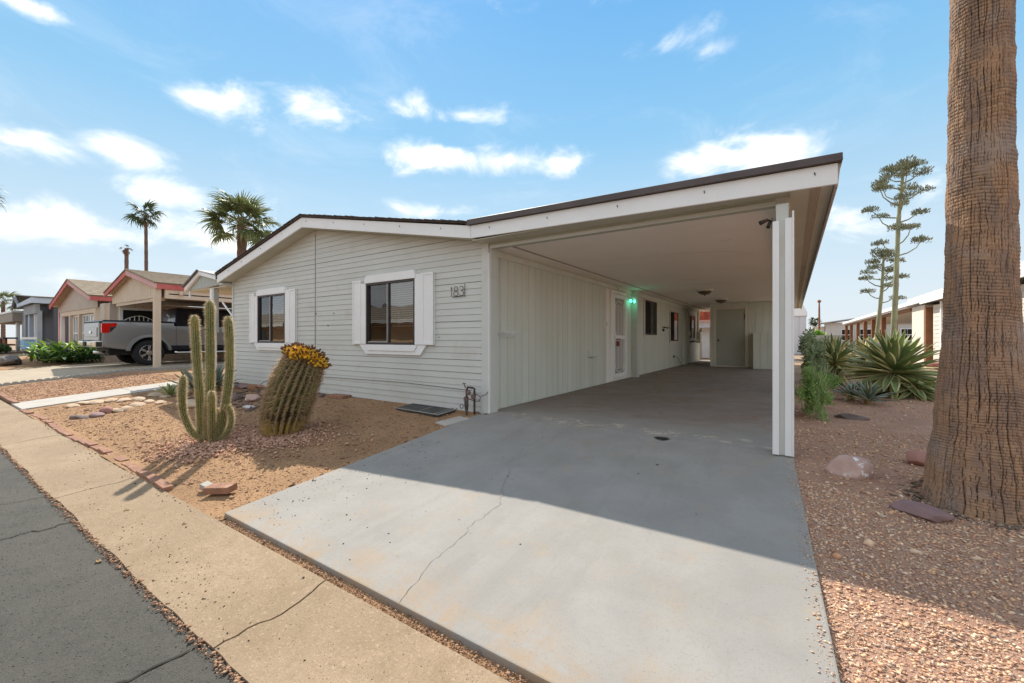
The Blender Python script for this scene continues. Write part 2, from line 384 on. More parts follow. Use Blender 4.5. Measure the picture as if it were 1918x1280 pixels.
rl(G(0, 1012).to_2d(), G(150, 972).to_2d())
rl((-5.35, .82), (-5.7, -.9))
rl((-2.2, .74), (-2.3, -.6))
cr.build('crack', m_crack, rd)
# sidewalk: one slab per pour, joints and irregular street edge
sw = thing('sidewalk', None, None); sw['kind'] = 'structure'
joints = [-48, -42, -36, -30, -26.9, -23.8, -20.7, -17.6, -14.5, -11.4, -8.31, -5.19, -2.11, .98, 4.1, 10, 20]
JD = {}
def jl(x, seed):
    if seed not in JD:
        y = np.linspace(0, 1, 13)
        JD[seed] = (x+.10*np.sin(y*3.0+seed)*y*(1-y)*2 + (fbm(y*7, y*0+seed, seed, 3)-.45)*.05)
    return JD[seed]
for i in range(len(joints)-1):
    xa, xb = joints[i], joints[i+1]; n = 40
    lo = [(x, .785+.022*(fbm(np.array([x*2.6]), np.array([3.]), 5, 5)[0]-.45)*2) for x in np.linspace(xa, xb, n)]
    ya = np.linspace(0, 1, 13); L = jl(xa, i); R_ = jl(xb, i+1)
    poly = []
    y0 = lo[0][1]; y1 = 1.34 if xb < -3.6 or True else 1.34
    yt = 1.325
    left = [(L[k]+.006, y0+(yt-y0)*ya[k]) for k in range(13)]
    yr0 = lo[-1][1]; right = [(R_[k]-.006, yr0+(yt-yr0)*ya[k]) for k in range(13)]
    b = MB(); bot = [(x, y) for x, y in lo[1:-1]]
    outline = [left[0]]+bot+[right[0]]+right[1:]+left[1:][::-1]
    vs = [(x, y, zg(y)+.004) for x, y in outline]+[(x, y, zg(y)-.09) for x, y in outline]; N = len(outline)
    b.add(vs, [tuple(range(N))]+[(k, (k+1) % N, (k+1) % N+N, k+N) for k in range(N)])
    b.build('slab', m_side, sw)
# driveway
dw = thing('driveway', None, None); dw['kind'] = 'structure'
def slabq(name, x0a, x1a, y0, x0b, x1b, y1, top, mat, parent, thick=.12):
    b = MB(); pts = [(x0a, y0), (x1a, y0), (x1b, y1), (x0b, y1)]
    b.add([(x, y, zg(y)+top) for x, y in pts]+[(x, y, zg(y)+top-thick) for x, y in pts],
          [(0,1,2,3),(7,6,5,4),(0,4,5,1),(1,5,6,2),(2,6,7,3),(3,7,4,0)])
    return b.build(name, mat, parent, bevel=.008, seg=2)
slabq('slab', -3.50, .175, 1.385, -3.55, .0, 4.49, .022, m_drive, dw)
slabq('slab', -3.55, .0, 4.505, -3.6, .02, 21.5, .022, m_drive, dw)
b = MB()
ribbon(b, wander((-1.60, 1.39), (-2.15, 3.1), 60, .014), .0013, .0245)
ribbon(b, wander((-2.15, 3.1), (-2.45, 4.45), 50, .012), .001, .0245)
b.build('crack', m_crackl, dw)
# oil spots and a worn patch by the seam
b = MB()
for u, v, s_ in ((1240, 826, .075), (1231, 876, .012), (1196, 893, .008), (1110, 862, .008)):
    p = G(u, v); n = 22
    pts = [(p.x+s_*math.cos(k*2*PI/n)*random.uniform(.7, 1.25), p.y+s_*.9*math.sin(k*2*PI/n)*random.uniform(.6, 1.3), zg(p.y)+.0265) for k in range(n)]
    b.add(pts, [tuple(range(n))])
b.build('oil_spot', M('oil_stain', (.015, .014, .013), None, .5), dw)
# front path of the house, neighbour's drive with scalloped edging
pth = thing('path', None, None); pth['kind'] = 'structure'
for y0, y1 in ((1.36, 3.0), (3.01, 4.6), (4.61, 6.4)):
    slabq('slab', -12.95, -11.75, y0, -12.95, -11.75, y1, .018, m_walkc, pth)
nd = thing('driveway', None, None); nd['kind'] = 'structure'
for y0, y1 in ((1.36, 3.6), (3.61, 6.0), (6.01, 11.4)):
    slabq('slab', -24.6, -17.95, y0, -24.6, -17.95, y1, .02, M('neighbour_drive_concrete', (.42, .34, .24), (.35, .28, .20), .9, 2, 8, bump=.2), nd)
nd2 = thing('driveway', None, None); nd2['kind'] = 'structure'
slabq('slab', -52, -38.5, 1.36, -52, -38.5, 8, .02, MATS['neighbour_drive_concrete'], nd2)
# beds of gravel and earth, a real uneven surface
def bed(name, x0, x1, y0, y1, res, mat, base=0.0, k=1):
    nx, ny = int((x1-x0)/res)+1, int((y1-y0)/res)+1
    X, Y = np.meshgrid(np.linspace(x0, x1, nx), np.linspace(y0, y1, ny))
    Z = zgv(Y)+base+k*soil_dz(X, Y)
    i = np.arange(nx*ny).reshape(ny, nx)
    Fc = np.stack([i[:-1, :-1], i[:-1, 1:], i[1:, 1:], i[1:, :-1]], -1).reshape(-1, 4)
    o = npmesh(name, np.stack([X, Y, Z], -1).reshape(-1, 3), Fc, mat, smooth=True)
    return tag(o, kind='structure')
bed('planter_bed', -11.72, -3.45, 1.315, 4.62, .03, m_soil, .005)
bed('planter_bed', -17.75, -12.98, 1.40, 7.5, .06, m_soil, -.005)
bed('gravel_bed', -.06, 7.5, 1.30, 12, .04, m_soil2, .0)
bed('joint_dirt', -3.7, .2, 1.29, 1.42, .02, m_soil, -.012, .5)
bed('gravel_bed', -38.4, -24.7, 1.4, 5.6, .12, m_soil, -.01)

# ------------------------------------------------------------------ the house
HX0, HX1 = -11.14, -3.46
home = thing('mobile_home', 'single-storey sage green home with white trim, number 183 and attached carport', 'house', (-7.3, 4.6, 0))
RID = (-7.66, 3.35)                                           # ridge, roof line over the front
def zr(x):                                                    # underside of the rake at the wall
    if x < RID[0]: return 2.36+(x+11.28)*(3.14-2.36)/(RID[0]+11.28)
    return 3.14+(x-RID[0])*(2.385-3.14)/(-3.56-RID[0])
# core walls behind the siding
b = MB(); b.prism([(HX0+.05, -.02), (HX1-.08, -.02), (HX1-.08, 2.36), (RID[0], 3.1), (HX0+.05, 2.36)], 'y', 4.78, 4.84)
b.box(HX0+.05, HX0+.12, 4.62, 20.7, 0, 2.36); b.build('wall_core', m_dark, home)
fw = MB(); fw.box(HX0+.02, HX1-.06, 4.612, 4.64, -.03, .012)
front = fw.build('front_wall', m_sid, home)
WIN = [(-9.86, -8.70, .955, 1.985), (-6.075, -4.88, .95, 1.985)]
P_ = .0917
rows = int(3.2/P_)
for i in range(rows):
    z0, z1 = .012+i*P_, .012+(i+1)*P_-.0025
    gap = 0
    if i in (5, 7, 13, 19, 26): z1 -= .004
    segs = [(HX0+.06, -7.668), (-7.632, HX1-.125)]
    for wx0, wx1, wz0, wz1 in WIN:
        if z1 > wz0 and z0 < wz1:
            n_ = []
            for a, c in segs:
                if wx0 > a and wx1 < c: n_ += [(a, wx0), (wx1, c)]
                else: n_.append((a, c))
            segs = n_
    for a, c in segs:
        def lim(z):                                           # where the rake cuts this height
            xl = -11.28+(z-2.36)/((3.14-2.36)/(RID[0]+11.28)); xr = -3.56+(z-2.385)/((2.385-3.14)/(-3.56-RID[0]))
            return max(a, xl), min(c, xr)
        a0, c0 = lim(z0); a1, c1_ = lim(z1)
        if c0-a0 < .03: continue
        if c1_ < a1: a1 = c1_ = (a0+c0)/2
        j = random.uniform(-.0015, .0015)
        bb = MB(); yb = 4.590+j; yt = 4.598+j
        bb.add([(a0, yb, z0), (c0, yb, z0), (c1_, yt, z1), (a1, yt, z1), (a0, 4.612, z0), (c0, 4.612, z0), (c1_, 4.612, z1), (a1, 4.612, z1)],
               [(0,3,2,1),(4,5,6,7),(0,1,5,4),(1,2,6,5),(2,3,7,6),(3,0,4,7)])
        bb.build('board', m_sid, front)
b = MB(); b.tube([(-7.65, 4.585, .0), (-7.652, 4.582, 1.4), (-7.648, 4.585, 3.06)], .0035, 6); b.build('seam_cable', m_iron, front)
b = MB(); b.box(-7.668, -7.632, 4.60, 4.61, 0, 3.12); b.build('seam_strip', m_sid, front)
def part(name, mat, *boxes, parent=home, bevel=.003):
    b = MB()
    for x in boxes: b.box(*x)
    return b.build(name, mat, parent, bevel=bevel)
part('corner_trim', m_sid, (HX1-.12, HX1, 4.572, 4.60, -.03, 2.36), parent=front)
part('corner_trim', m_sid, (HX0-.01, HX0+.06, 4.575, 4.61, -.03, 2.40), parent=front)
b = MB(); b.box(HX0-.06, HX0, 4.58, 4.72, 2.28, 2.36); b.box(-11.28, HX0-.01, 4.36, 4.7, 2.30, 2.36); b.build('eave_return', m_sid, home, bevel=.003)
# small holes and chips in the siding
for u, v, s_ in ((592, 588, .012), (625, 587, .011), (614, 610, .014), (822, 632, .008), (901, 663, .006)):
    r_ = ray(u, v); k = 4.584/r_[1]; b = MB(); b.lathe([(s_, -.004), (s_*.8, .004)], (0, 0, 0), 8, Matrix.Translation((r_[0]*k, 4.585, H+r_[2]*k)) @ Matrix.Rotation(PI/2, 4, 'X')); b.build('nail_hole', m_iron, front)

def facade_window(wx0, wx1, wz0, wz1, w_label):
    T_ = 4.56
    w = MB(); 
    # bronze frame
    f_ = .035
    for bx in ((wx0, wx1, 4.555, 4.66, wz0, wz0+f_), (wx0, wx1, 4.555, 4.66, wz1-f_, wz1), (wx0, wx0+f_, 4.553, 4.66, wz0+.002, wz1-.002), (wx1-f_, wx1, 4.553, 4.66, wz0+.002, wz1-.002)): w.box(*bx)
    fr = w.build('window', m_alum, home, bevel=.002); fr['label'] = w_label
    mid = wx0+(wx1-wx0)*.47
    part('sash', m_alum, (mid-.02, mid+.02, 4.566, 4.62, wz0+f_, wz1-f_), (wx0+f_, wx0+f_+.022, 4.575, 4.61, wz0+f_, wz1-f_), (wx0+f_, mid-.02, 4.575, 4.61, wz0+f_, wz0+f_+.022), parent=fr, bevel=.002)
    part('sash_rail', m_white, (wx0+f_, mid, 4.570, 4.5745, wz0+f_+.002, wz0+f_+.009), (mid-.024, mid-.0185, 4.56, 4.5655, wz0+f_, wz1-f_), parent=fr, bevel=0)
    b = MB(); b.add([(wx0+f_, 4.592, wz0+f_), (mid, 4.592, wz0+f_), (mid, 4.592, wz1-f_), (wx0+f_, 4.592, wz1-f_)], [(0,1,2,3)]); b.build('pane', m_glassd, fr)
    b = MB(); b.add([(mid, 4.585, wz0+f_), (wx1-f_, 4.585, wz0+f_), (wx1-f_, 4.585, wz1-f_), (mid, 4.585, wz1-f_)], [(0,1,2,3)]); b.build('pane', m_glass, fr)
    b = MB(); n = 20; zb = wz0+.30
    for i in range(n):
        z = zb+(wz1-f_-.03-zb)*i/(n-1)
        T = Matrix.Translation(((wx0+wx1)/2, 4.655, z)) @ Matrix.Rotation(.35+random.uniform(-.08, .08), 4, 'X')
        b.box(-(wx1-wx0)/2+.045, (wx1-wx0)/2-.045, -.012, .012, -.001, .001, T)
    for x in (wx0+.18, (wx0+wx1)/2+.12, wx1-.14): b.box(x-.002, x+.002, 4.652, 4.656, zb, wz1-f_)
    b.build('blind', m_blind, fr)
    # white surround with shutters and shaped apron, each its own plate
    e = MB(); top = wz1+.13
    e.prism([(wx0-.02, wz1), (wx1+.02, wz1), (wx1+.02, top-.03), (wx1-.02, top), (wx0+.03, top), (wx0-.02, top-.05)], 'y', 4.535, 4.60)
    e.build('head_trim', m_white, fr, bevel=.004, seg=2)
    for s_, x0, x1 in ((-1, wx0-.36, wx0-.13), (1, wx1+.16, wx1+.40)):
        sh = MB(); z0, z1 = wz0-.0, wz1+.065
        sh.box(x0, x1, 4.556, 4.59, z0, z1)
        sh.box(x0, x0+.03, 4.545, 4.56, z0, z1); sh.box(x1-.03, x1, 4.545, 4.56, z0, z1); sh.box(x0+.03, x1-.03, 4.546, 4.56, z1-.03, z1-.001); sh.box(x0+.03, x1-.03, 4.546, 4.56, z0+.001, z0+.03)
        k = 22
        for i in range(k):
            zz = z0+.035+(z1-z0-.07)*i/k
            sh.add([(x0+.03, 4.5555, zz), (x1-.03, 4.5555, zz), (x1-.03, 4.5547, zz+.006), (x0+.03, 4.5547, zz+.006), (x1-.03, 4.5555, zz+.03), (x0+.03, 4.5555, zz+.03)], [(0,1,2,3),(3,2,4,5)])
        sh.build('shutter', m_white, fr)
    part('side_trim', m_white, (wx0-.13, wx0, 4.55, 4.60, wz0-.0, wz1), parent=fr, bevel=.004)
    part('side_trim', m_white, (wx1, wx1+.16, 4.55, 4.60, wz0-.0, wz1+.06), parent=fr, bevel=.004)
    e = MB(); e.prism([(wx0-.19, wz0-.004), (wx1+.24, wz0-.004), (wx1+.11, wz0-.165), (wx0-.01, wz0-.165)], 'y', 4.56, 4.60); e.build('apron_board', m_white, fr, bevel=.004, seg=2)
    e = MB(); e.prism([(wx0+.0, wz0-.006), (wx1+.06, wz0-.006), (wx1-.01, wz0-.105), (wx0+.05, wz0-.105)], 'y', 4.543, 4.566); e.build('sill_block', m_white, fr, bevel=.004, seg=2)
facade_window(*WIN[0], 'smaller front window towards the left corner with white shutters')
facade_window(*WIN[1], 'front window beside the house number with white shutters')

# fascia boards along the rakes and the carport, brown edging on top
YF = 4.315
def fasc(name, pts, mat, y0, y1): b = MB(); b.prism(pts, 'y', y0, y1); return b.build(name, mat, home, bevel=.004, seg=2)
fasc('fascia', [(-11.28, 2.355), (RID[0], 3.135), (RID[0], 3.318), (-11.28, 2.535)], m_white, YF, YF+.03)
fasc('fascia', [(RID[0]+.003, 3.135), (-3.563, 2.382), (-3.563, 2.55), (RID[0]+.003, 3.318)], m_white, YF, YF+.03)
fasc('fascia', [(-3.558, 2.382), (.305, 2.312), (.305, 2.483), (-3.558, 2.55)], m_white, YF, YF+.03)
# roofs
rf = MB(); rf.prism([(-11.31, 2.545), (RID[0], 3.326), (-3.50, 2.56), (-3.50, 2.585), (RID[0], 3.362), (-11.31, 2.575)], 'y', YF-.03, 20.8)
roof = rf.build('roof', m_shing, home)
b = MB(); random.seed(3)
for (xa, za), (xb, zb_) in (((-11.33, 2.58), (RID[0], 3.365)), ((RID[0], 3.365), (-3.6, 2.60))):
    n = 26
    for i in range(n):
        k0, k1 = i/n, (i+.97)/n; h = random.uniform(.008, .02)
        x0, x1 = xa+(xb-xa)*k0, xa+(xb-xa)*k1; z0, z1 = za+(zb_-za)*k0, za+(zb_-za)*k1
        b.prism([(x0, z0-.004), (x1, z1-.004), (x1, z1+h*.5), (x0, z0+h)], 'y', YF-.045, YF+.25)
b.build('shingle_edge', m_shing, roof)
part('drip_edge', m_brown, (-11.32, -11.285, YF-.02, 20.8, 2.44, 2.56), parent=roof)
b = MB(); b.prism([(-3.60, 2.555), (.335, 2.487), (.335, 2.552), (-3.60, 2.63)], 'y', YF-.035, 22.3); cpr = b.build('carport_roof', m_brown, home, bevel=.004)
b = MB(); b.prism([(-3.60, 2.556), (.335, 2.4885), (.335, 2.505), (-3.60, 2.572)], 'y', YF-.045, YF-.034); b.build('drip_edge', m_brown, cpr)
for i in range(14):
    x = -10.9+i*.85 if i else -10.7
    if x > .2: break
    zt = (2.53+(x+11.28)*.2165) if x < RID[0] else (3.318-(x-RID[0])*.1875 if x < -3.56 else 2.55-(x+3.56)*.0173)
    b = MB(); b.tube([(x, YF-.004, zt-.05), (x+.006, YF-.006, zt-.075)], .004, 5); b.build('fascia_nail', m_iron, home)
# soffits under the rakes
b = MB(); b.prism([(-11.25, 2.365), (RID[0], 3.142), (-3.56, 2.388), (-3.56, 2.398), (RID[0], 3.155), (-11.25, 2.378)], 'y', YF+.03, 4.66); b.build('rake_soffit', m_soff, home)
# ---- carport structure
cp = home
ZC = 2.33
part('header_beam', M('header_paint', (.42, .43, .35), (.47, .48, .40), .6, 3), (-3.58, -.13, 4.60, 4.70, 2.285, 2.40), parent=cp)
part('header_trim', m_sid, (-3.45, -.13, 4.585, 4.60, 2.280, 2.325), parent=cp)
part('header_soffit', m_soff, (-3.56, .0, YF+.03, 4.60, 2.355, 2.365), parent=cp, bevel=0)
ceil = part('ceiling', m_ceil, (-3.22, -.14, 4.70, 21.6, ZC, ZC+.02), parent=cp, bevel=0)
part('ceiling_strip', m_ceil, (-3.56, -3.225, 4.70, 21.6, ZC-.012, ZC+.01), parent=ceil, bevel=0)
part('ceiling_batten', M('batten_paint', (.40, .33, .29), None, .7), (-3.235, -3.21, 4.70, 21.6, ZC-.016, ZC-.001), parent=ceil)
b = MB()   # hairline patched scratches on the ceiling
for a_, c_ in (((-1.5, 6.6), (-.75, 6.9)), ((-.8, 6.1), (-.65, 6.08)), ((-.75, 6.9), (-.5, 7.3))):
    pts = wander(a_, c_, 16, .006); vs = []
    for x, y in pts: vs += [(x, y-.006, ZC-.002), (x, y+.006, ZC-.002)]
    b.add(vs, [(2*i, 2*i+1, 2*i+3, 2*i+2) for i in range(16)])
b.build('scratch', M('ceiling_scratch', (.45, .38, .34), None, .8), ceil)
part('side_beam', m_sid, (-.135, -.02, 4.60, 21.8, 2.235, 2.36), parent=cp)
b0 = 4.36
sofk = [4.345, 5.75, 8.45, 12.3, 17.4, 21.9]
for i in range(5):
    part('soffit_panel', m_soff, (-.02, .125, sofk[i]+.004, sofk[i+1]-.004, 2.338, 2.352), parent=cp, bevel=0)
    part('soffit_panel', m_soff, (.20, .285, sofk[i]+.004, sofk[i+1]-.004, 2.338, 2.352), parent=cp, bevel=0)
vm = MB()                                                      # perforated strip: a real lattice
for i in range(5): 
    x = .127+i*.0178
    vm.box(x, x+.004, 4.36, 21.9, 2.334, 2.342)
y = 4.36
while y < 21.8:
    vm.box(.127, .202, y, y+.007, 2.336, 2.343); y += .026 if y < 9 else .06
vm.build('soffit_vent', M('vent_metal', (.62, .53, .43), None, .6), cp)
part('vent_back', m_dark, (.125, .203, 4.36, 21.9, 2.365, 2.37), parent=cp, bevel=0)
b = MB(); b.prism([(.285, 2.30), (.308, 2.30), (.330, 2.52), (.310, 2.52)], 'y', YF+.03, 22.1); b.build('side_fascia', M('taupe_side_fascia', (.40, .34, .31), (.46, .40, .37), .6, 3), cp, bevel=.003)
# corner post: boards around a core
post = part('post', m_sid, (-.125, -.03, 4.40, 4.50, .0, 2.24), parent=cp)
part('post_board', m_white, (-.150, -.098, 4.365, 4.52, .022, 2.085), parent=post, bevel=.004)
part('post_board', m_sid, (-.098, -.058, 4.383, 4.40, .022, 2.085), parent=post, bevel=.002)
part('post_board', m_white, (-.058, -.006, 4.365, 4.52, .022, 2.10), parent=post, bevel=.004)
part('post_board', m_white, (-.006, .010, 4.37, 4.56, .022, 2.16), parent=post, bevel=.003)
# ------------------------------------------------------------------ carport side wall (plane x = XW)
XW = -3.55
sw_ = MB(); sw_.box(XW-.06, XW-.016, 4.76, 20.75, .0, 2.33); side = sw_.build('side_wall', m_groove, home)
part('corner_post', m_sid, (XW-.02, -3.445, 4.60, 4.775, -.02, 2.33), parent=side)
part('corner_strip', m_white, (-3.459, -3.452, 4.568, 4.60, -.02, 2.22), parent=side, bevel=0)
part('top_trim', m_plank, (XW, XW+.025, 4.78, 20.7, 2.215, 2.30), parent=side)
HOLES = [(9.36, 10.50, -1, 2.2), (12.08, 13.50, 1.07, 2.24), (15.08, 16.47, .87, 2.06), (18.3, 19.6, .95, 2.1)]
y = 4.78; k = 0
while y < 20.7:
    y1 = min(y+.2, 20.7); zs = [(.024, 2.33)]
    for a, c, z0, z1 in HOLES:
        if y1 > a+.01 and y < c-.01:
            n_ = []
            for s0, s1 in zs:
                if z0 > s0 and z0 < s1: n_.append((s0, z0))
                if z1 < s1: n_.append((z1, s1))
            zs = n_
    for s0, s1 in zs:
        bb = MB(); bb.box(XW-.014+random.uniform(-.001, .001), XW, y, y1-.012, s0, s1); bb.build('plank', m_plank, side, bevel=.002)
    y = y1
# pillar beside the door
part('pillar', m_sid, (XW, -3.40, 10.98, 11.16, .0, 2.33), parent=side)
# doors and windows of the side wall
dr = part('security_door', m_white, (XW-.02, XW+.035, 9.40, 9.56, .05, 2.19), (XW-.02, XW+.035, 10.42, 10.50, .05, 2.19), (XW-.02, XW+.035, 9.56, 10.42, 2.12, 2.19), (XW-.02, XW+.035, 9.56, 10.42, .05, .09))
part('door_frame', m_white, (XW-.01, XW+.03, 9.585, 9.66, .10, 2.11), (XW-.01, XW+.03, 10.34, 10.40, .10, 2.11), (XW-.01, XW+.03, 9.66, 10.34, 2.02, 2.11), (XW-.01, XW+.03, 9.66, 10.34, .10, .20), (XW-.01, XW+.03, 9.66, 10.34, 1.02, 1.12), parent=dr)
part('mesh_panel', M('door_mesh', (.38, .33, .30), (.42, .37, .34), .8, 8), (XW-.02, XW-.012, 9.66, 10.34, .2, 2.02), parent=dr, bevel=0)
for i in range(6):
    y = 9.74+i*.104
    b = MB(); b.tube([(XW+.012, y, .30), (XW+.012, y, 1.02)], .010, 6); b.tube([(XW+.012, y, 1.12), (XW+.012, y, 1.86)], .010, 6); b.build('bar', m_white, dr)
b = MB()
for z0, s_ in ((1.78, 1), (.40, -1)):
    b.tube([(XW+.014, 10.0+.31*math.cos(a), z0+s_*.17*math.sin(a)) for a in np.linspace(0, PI, 14)], .010, 6)
b.build('arch_bar', m_white, dr, smooth=True)
part('lock_plate', m_white, (XW+.03, XW+.042, 9.60, 9.70, .98, 1.20), parent=dr)
b = MB(); b.tube([(XW+.05, 9.68, 1.03), (XW+.10, 9.70, 1.03), (XW+.10, 9.84, 1.03)], .012, 6); b.box(XW+.05, XW+.10, 9.70, 9.78, .86, .98); b.build('lock_box', M('red_lock_box', (.22, .035, .03), None, .5), dr)
def side_window(y0, y1, z0, z1, lab):
    fr = part('window', m_cream, (XW, XW+.022, y0, y0+.07, z0, z1), (XW, XW+.022, y1-.07, y1, z0, z1), (XW, XW+.022, y0+.07, y1-.07, z1-.07, z1), (XW, XW+.022, y0+.07, y1-.07, z0, z0+.08))
    fr['label'] = lab
    part('frame', m_alum, (XW-.04, XW+.006, y0+.07, y0+.11, z0+.08, z1-.07), (XW-.04, XW+.006, y1-.11, y1-.07, z0+.08, z1-.07), (XW-.04, XW+.006, y0+.11, y1-.11, z1-.11, z1-.07), (XW-.04, XW+.006, y0+.11, y1-.11, z0+.08, z0+.12), (XW-.04, XW+.002, (y0+y1)/2-.02, (y0+y1)/2+.02, z0+.12, z1-.11), parent=fr)
    part('dark_sheet', M('dark_window_sheet', (.012, .011, .011), None, .9), (XW-.014, XW-.004, y0+.09, (y0+y1)/2+.05, z0+.12, z1-.11), parent=fr, bevel=0)  # flat near-black sheet filling this half of the window
    for a, c, m_ in (((y0+y1)/2+.05, y1-.11, m_glassd),):
        b = MB(); b.add([(XW-.004, a, z0+.10), (XW-.004, c, z0+.10), (XW-.004, c, z1-.09), (XW-.004, a, z1-.09)], [(0,1,2,3)]); b.build('pane', m_, fr)
    part('curtain', M('pale_curtain', (.30, .32, .27), None, .9), (XW-.011, XW-.008, (y0+y1)/2+.25, y1-.1, z0+.1, z1-.09), parent=fr, bevel=0)
    part('backing', m_dark, (XW-.0155, XW-.0125, y0+.03, y1-.03, z0+.03, z1-.03), parent=fr, bevel=0)
side_window(12.08, 13.50, 1.07, 2.24, 'first window beyond the security door')
side_window(15.08, 16.47, .87, 2.06, 'middle window of the carport wall')
side_window(18.3, 19.6, .95, 2.1, 'far window of the carport wall')
part('utility_panel', m_plank, (XW, XW+.06, 17.15, 17.95, .03, 1.98), parent=side)
b = MB(); b.tube([(XW+.09, 17.85, .1), (XW+.09, 17.85, 2.28)], .025, 6); b.box(XW+.02, XW+.14, 17.75, 17.93, 1.15, 1.35); b.box(XW+.02, XW+.13, 17.78, 17.92, .55, .65); b.tube([(XW+.07, 18.1, .4), (XW+.07, 18.1, 2.2)], .014, 6)
b.box(XW+.03, XW+.06, 17.3, 19.9, 2.20, 2.24)
b.build('conduit', m_plank, side)
sh_ = part('window_shelf', m_white, (XW, XW+.22, 18.35, 19.2, .93, .99), parent=side); part('shelf_bracket', m_black, (XW+.005, XW+.20, 18.3, 19.15, .885, .928), parent=side)
part('meter_box', M('pale_meter_box', (.62, .66, .58), None, .5), (XW, XW+.16, 20.0, 20.4, .85, 1.35), parent=side)
b = MB(); b.tube([(XW+.03, 20.2, 1.35), (XW+.03, 20.2, 2.3)], .03, 8); b.build('meter_pipe', m_sid, side)
# wall lamp: a lit green bulb over the door side
lamp = thing('wall_lamp', 'wall lamp with a lit green bulb on the carport wall beside the security door', 'lamp', (XW+.03, 10.72, 2.03))
b = MB(); b.box(XW, XW+.03, 10.66, 10.78, 2.02, 2.14); b.tube([(XW+.03, 10.72, 2.09), (XW+.09, 10.74, 2.11), (XW+.12, 10.82, 2.09)], .014, 6); b.tube([(XW+.03, 10.70, 2.09), (XW+.08, 10.66, 2.10)], .014, 6)
b.lathe([(.035, .02), (.04, -.03)], (XW+.12, 10.84, 2.08), 10); b.lathe([(.035, .02), (.04, -.03)], (XW+.09, 10.64, 2.08), 10); b.build('fixture', m_white, lamp)
mg = bpy.data.materials.new('green_bulb_glow'); mg.use_nodes = True; e = mg.node_tree.nodes['Principled BSDF']; e.inputs['Base Color'].default_value = (.2, .6, .45, 1)
e.inputs['Emission Color'].default_value = (.10, 1, .55, 1); e.inputs['Emission Strength'].default_value = 2.2
for x, y_ in ((XW+.12, 10.84), (XW+.09, 10.64)):
    b = MB(); b.lathe([(.012, .0), (.032, -.03), (.034, -.055), (.015, -.08)], (x, y_, 2.05), 10); b.build('bulb', mg, lamp, smooth=True)
pl = bpy.data.objects.new('green_bulb_light', bpy.data.lights.new('green_bulb_light', 'POINT')); C.objects.link(pl); pl.parent = lamp
pl.location = (.13, .0, -.06); pl.data.energy = .45; pl.data.color = (.05, 1, .55); pl.data.shadow_soft_size = .04
# small wall things
wf = thing('wall_basket', 'white scalloped metal planter basket hung low on the carport wall near the corner', 'wall basket', (XW, 5.15, 1.12))
b = MB()
for y0, w_ in ((5.02, .14), (5.20, .13)):
    n = 9
    for i in range(n):
        a = PI*i/(n-1); b.tube([(XW+.01+.02*math.sin(a), y0+w_*.55*math.cos(a), 1.07), (XW+.03+.10*math.sin(a), y0+w_*math.cos(a)*.8, 1.14)], .006, 5)
    b.tube([(XW+.02+.10*math.sin(a), y0+w_*.8*math.cos(a), 1.14) for a in np.linspace(0, PI, 12)], .006, 5)
b.build('basket', m_white, wf)
b = MB(); b.tube([(XW+.01, 5.0, 1.16), (XW+.02, 5.0, 1.30)], .004, 5); b.tube([(XW+.01, 5.12, 1.12), (XW+.06, 5.24, 1.15)], .006, 5); b.build('hook', m_white, wf)
wb = MB(); wb.prism([(8.12, .80), (8.12, .66), (8.42, .66), (8.42, .68)], 'x', XW, XW+.012); wb.box(XW, XW+.12, 8.14, 8.40, .655, .668)
tag(wb.build('wall_bracket', m_sid, bevel=.002), 'small triangular shelf bracket on the carport wall below the door handle height', 'bracket')
db = MB(); db.box(XW, XW+.02, 9.18, 9.28, 1.33, 1.42); db.box(XW+.02, XW+.03, 9.21, 9.25, 1.36, 1.39); tag(db.build('doorbell', m_white, bevel=.003), 'small white doorbell box left of the security door', 'doorbell')
hk = MB()
for y0, z0 in ((14.1, 1.42), (14.25, 1.40), (14.6, 1.41)): hk.tube([(XW, y0, z0), (XW+.10, y0, z0), (XW+.10, y0+.16, z0-.03)], .012, 5)
hk.box(XW, XW+.04, 14.15, 14.25, 1.28, 1.36)
tag(hk.build('wall_hook', m_iron), 'black coat hooks between the first and second carport windows', 'hook')
cord = MB(); cord.box(XW, XW+.03, 15.6, 15.7, .36, .44); cord.tube([(XW+.03, 15.65, .40), (XW+.08, 15.9, .38), (XW+.07, 16.4, .18), (XW+.06, 16.9, .03)], .008, 5)
tag(cord.build('outlet_cord', m_iron), 'thin cable hanging from an outlet below the middle carport window', 'cable')
hc = MB(); hc.tube([(XW+.05, 9.75, 2.33), (XW+.07, 9.8, 2.26), (XW+.06, 9.9, 2.25)], .016, 6); tag(hc.build('ceiling_hook', m_white), 'small white hook under the ceiling above the security door', 'hook')
